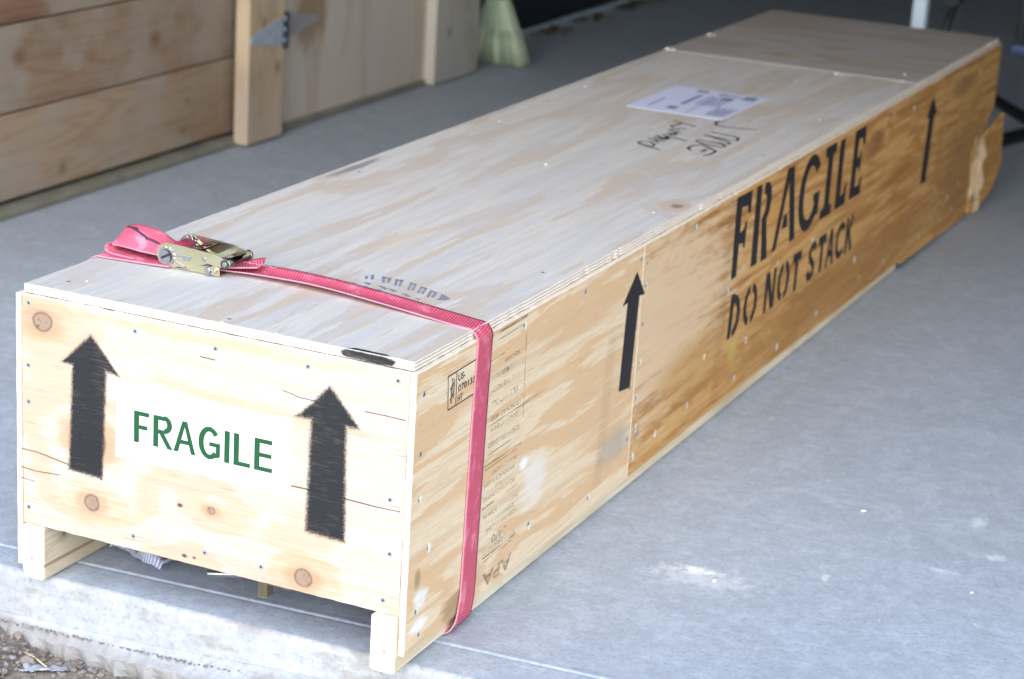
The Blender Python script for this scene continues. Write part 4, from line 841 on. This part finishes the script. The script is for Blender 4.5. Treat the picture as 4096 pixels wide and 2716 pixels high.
bm = bmesh.new(); cyl(bm, (-.4065, YN - .0038, .4595), (-.4065, YN - .0029, .4595), .0034, .0042, seg=14); cyl(bm, (-.442, YN - .0026, .4610), (-.442, YN - .0009, .4610), .0030, .0036, seg=14); from_bm("rivet", bm, M_steel, strap)
bm = bmesh.new(); cyl(bm, (-.4335, YN - .0040, .4462), (-.4335, YF + .006, .4462), .0040, seg=14); cyl(bm, (-.4335, YN - .0032, .4462), (-.4335, YN + .0016, .4462), .0066, seg=18); cyl(bm, (-.4335, YN - .0058, .4462), (-.4335, YN - .0032, .4462), .0042, .0055, seg=14); from_bm("bolt", bm, M_steel, strap)
bm = bmesh.new(); cyl(bm, (-.4262, YN - .0030, .4462), (-.4262, YN + .0015, .4462), .0048, seg=6); from_bm("nut", bm, M_zinc, strap)
bm = bmesh.new(); addbox(bm, -.487, -.4625, YN - .0022, YN - .0009, .4583, .4612, bev=.0004); addbox(bm, -.4775, -.4660, YN - .0024, YN - .0010, .4545, .4580, bev=.0005); from_bm("pawl_guide", bm, M_steel, strap)
bm = bmesh.new(); addbox(bm, -.0135, .0135, -.0006, .0006, -.0010, .0010, M=Matrix.Translation((-.484, YN - .0016, .4478)) @ Matrix.Rotation(R(24), 4, 'Y')); from_bm("pawl_spring", bm, M_steel, strap)
bm = bmesh.new()
Mx = Matrix.Translation((-.462, (YN + YF) / 2, .4690)) @ Matrix.Rotation(R(-14), 4, 'Y')
addbox(bm, -.021, .015, -.019, -.016, -.0008, .0010, M=Mx); addbox(bm, -.021, .015, .016, .019, -.0008, .0010, M=Mx); addbox(bm, .011, .016, -.019, .019, -.0010, .0012, M=Mx); addbox(bm, -.023, -.016, -.026, .026, -.0008, .0010, M=Mx)
from_bm("release_pull", bm, M_dsteel, strap)
bm = bmesh.new(); addbox(bm, -.444, -.428, YN + .001, YF - .001, .4585, .4600, M=None); from_bm("cross_plate", bm, M_zinc, strap)

# ------------------------------------------------------------------ small things around the crate
# metal clips hanging under the front of the crate
hk = empty("steel_hook", (-.28, .06, .06)); tag(hk, "brassy steel strap hook poking out under the front of the crate", "hook")
bm = bmesh.new(); cyl(bm, (-.320, .018, .0665), (-.262, .066, .0610), .0045, seg=12); child_of(from_bm("pin", bm, M_steel), hk)
bm = bmesh.new(); addbox(bm, -.266, -.252, .066, .086, .026, .072, bev=.002); addbox(bm, -.252, -.215, .070, .074, .046, .072, bev=.001); child_of(from_bm("plate", bm, M_zinc), hk)
# striped rag
def rag():
    V, F, UV = [], [], []; n, m = 46, 26
    for i in range(n + 1):
        for j in range(m + 1):
            u, v = i / n, j / m
            x = -.577 + .112 * u + .010 * math.sin(v * 5 + 1); y = .140 + .13 * v - .030 * u + .010 * math.sin(u * 6 + v * 3)
            z = .010 + .020 * (0.5 + .5 * math.sin(u * 9 + 2.5 * math.sin(v * 5))) * (.35 + .65 * v) + .010 * mnoise.noise(Vector((u * 6, v * 6, 3))) + .018 * math.exp(-((u - .72) / .2) ** 2)
            if j == 0: z = max(.003, z * .45)
            V.append((x, y, max(z, .0025))); UV.append((u, v))
    for i in range(n):
        for j in range(m): a = i * (m + 1) + j; F.append((a, a + m + 1, a + m + 2, a + 1))
    g = G("striped_knit"); X = g.xyz(g.uv())
    s = g.ma('SINE', g.ma('MULTIPLY', X[0], 6.283 * 24)); k = g.noise(g.obj(), 300.0, 3.0)
    c = g.mix(g.ss(s, -.2, .5), (0.52, 0.52, 0.64), (0.24, 0.25, 0.40)); c = g.mix(g.ma('MULTIPLY', k, .4), c, (.5, .48, .5)); g.col(c); g.set(Roughness=.9); g.bump(s, .6, .002)
    ob = mesh("rag", V, F, g.m, None, None, True); uvl = ob.data.uv_layers.new(name="UVMap")
    for lp in ob.data.loops: uvl.data[lp.index].uv = UV[lp.vertex_index]
    md = ob.modifiers.new("thickness", 'SOLIDIFY'); md.thickness = .002
    return ob
tag(rag(), "blue and grey striped knit rag under the front left of the crate", "rag")
# straws
M_straw = plain("dry_straw", (0.60, 0.49, 0.31), .7, var=.2, sc=80)
for (p0, p1, lb) in (((-.70, .015, -.085), (-.645, .012, -.076), "short dry straw resting against the slab foot at the left picture edge"), ((-.69, .000, -.092), (-.632, .006, -.080), "dry straw tip touching the concrete footing below the left runner"),
                     ((-.602, -.025, -.106), (-.540, -.052, -.104), "longest dry straw lying on the gravel in front of the slab"), ((-.430, -.055, -.100), (-.36, -.062, -.104), "dry straw on gravel near the bottom picture edge")):
    bm = bmesh.new(); a_, b_ = Vector(p0), Vector(p1); mid = (a_ + b_) / 2 + Vector((0, 0, .003)); cyl(bm, a_, mid, .0016, .0015, 6); cyl(bm, mid, b_, .0015, .0009, 6)
    tag(from_bm("dry_straw", bm, M_straw), lb, "straw", "dry straws in front of the slab")
# white scrap
V, F = [], []
for i in range(10):
    for j in range(5):
        x, y = i / 9, j / 4; V.append((-.572 + .055 * x + .006 * math.sin(y * 4), -.068 + .03 * x + .018 * (y - .5) * (1.2 - .7 * abs(x - .4)), -.106 + .010 * mnoise.noise(Vector((x * 5, y * 4, 8)))))
for i in range(9):
    for j in range(4): a_ = i * 5 + j; F.append((a_, a_ + 5, a_ + 6, a_ + 1))
sc_ = mesh("paper_scrap", V, F, plain("scrap_paper", (.34, .35, .36), .7), None, None, True); sc_.modifiers.new("thickness", 'SOLIDIFY').thickness = .001
tag(sc_, "crumpled pale scrap lying on the gravel", "scrap")
# stones on the floor
for (x, y, r, lb) in ((.363, .933, .006, "largest pale stone chip on the open concrete floor right of the crate"), (.25, .53, .004, "tiny stone beside the white scuff on the floor"), (.60, .70, .004, "tiny stone on the floor towards the right picture edge")):
    V, Fc = [], []; pebble(x, y, r * .5, r, 1.0); tag(mesh("stone_chip", V, Fc, plain("pale_stone", (.66, .60, .53), .8), smooth=True), lb, "stone", "stone chips on the floor")
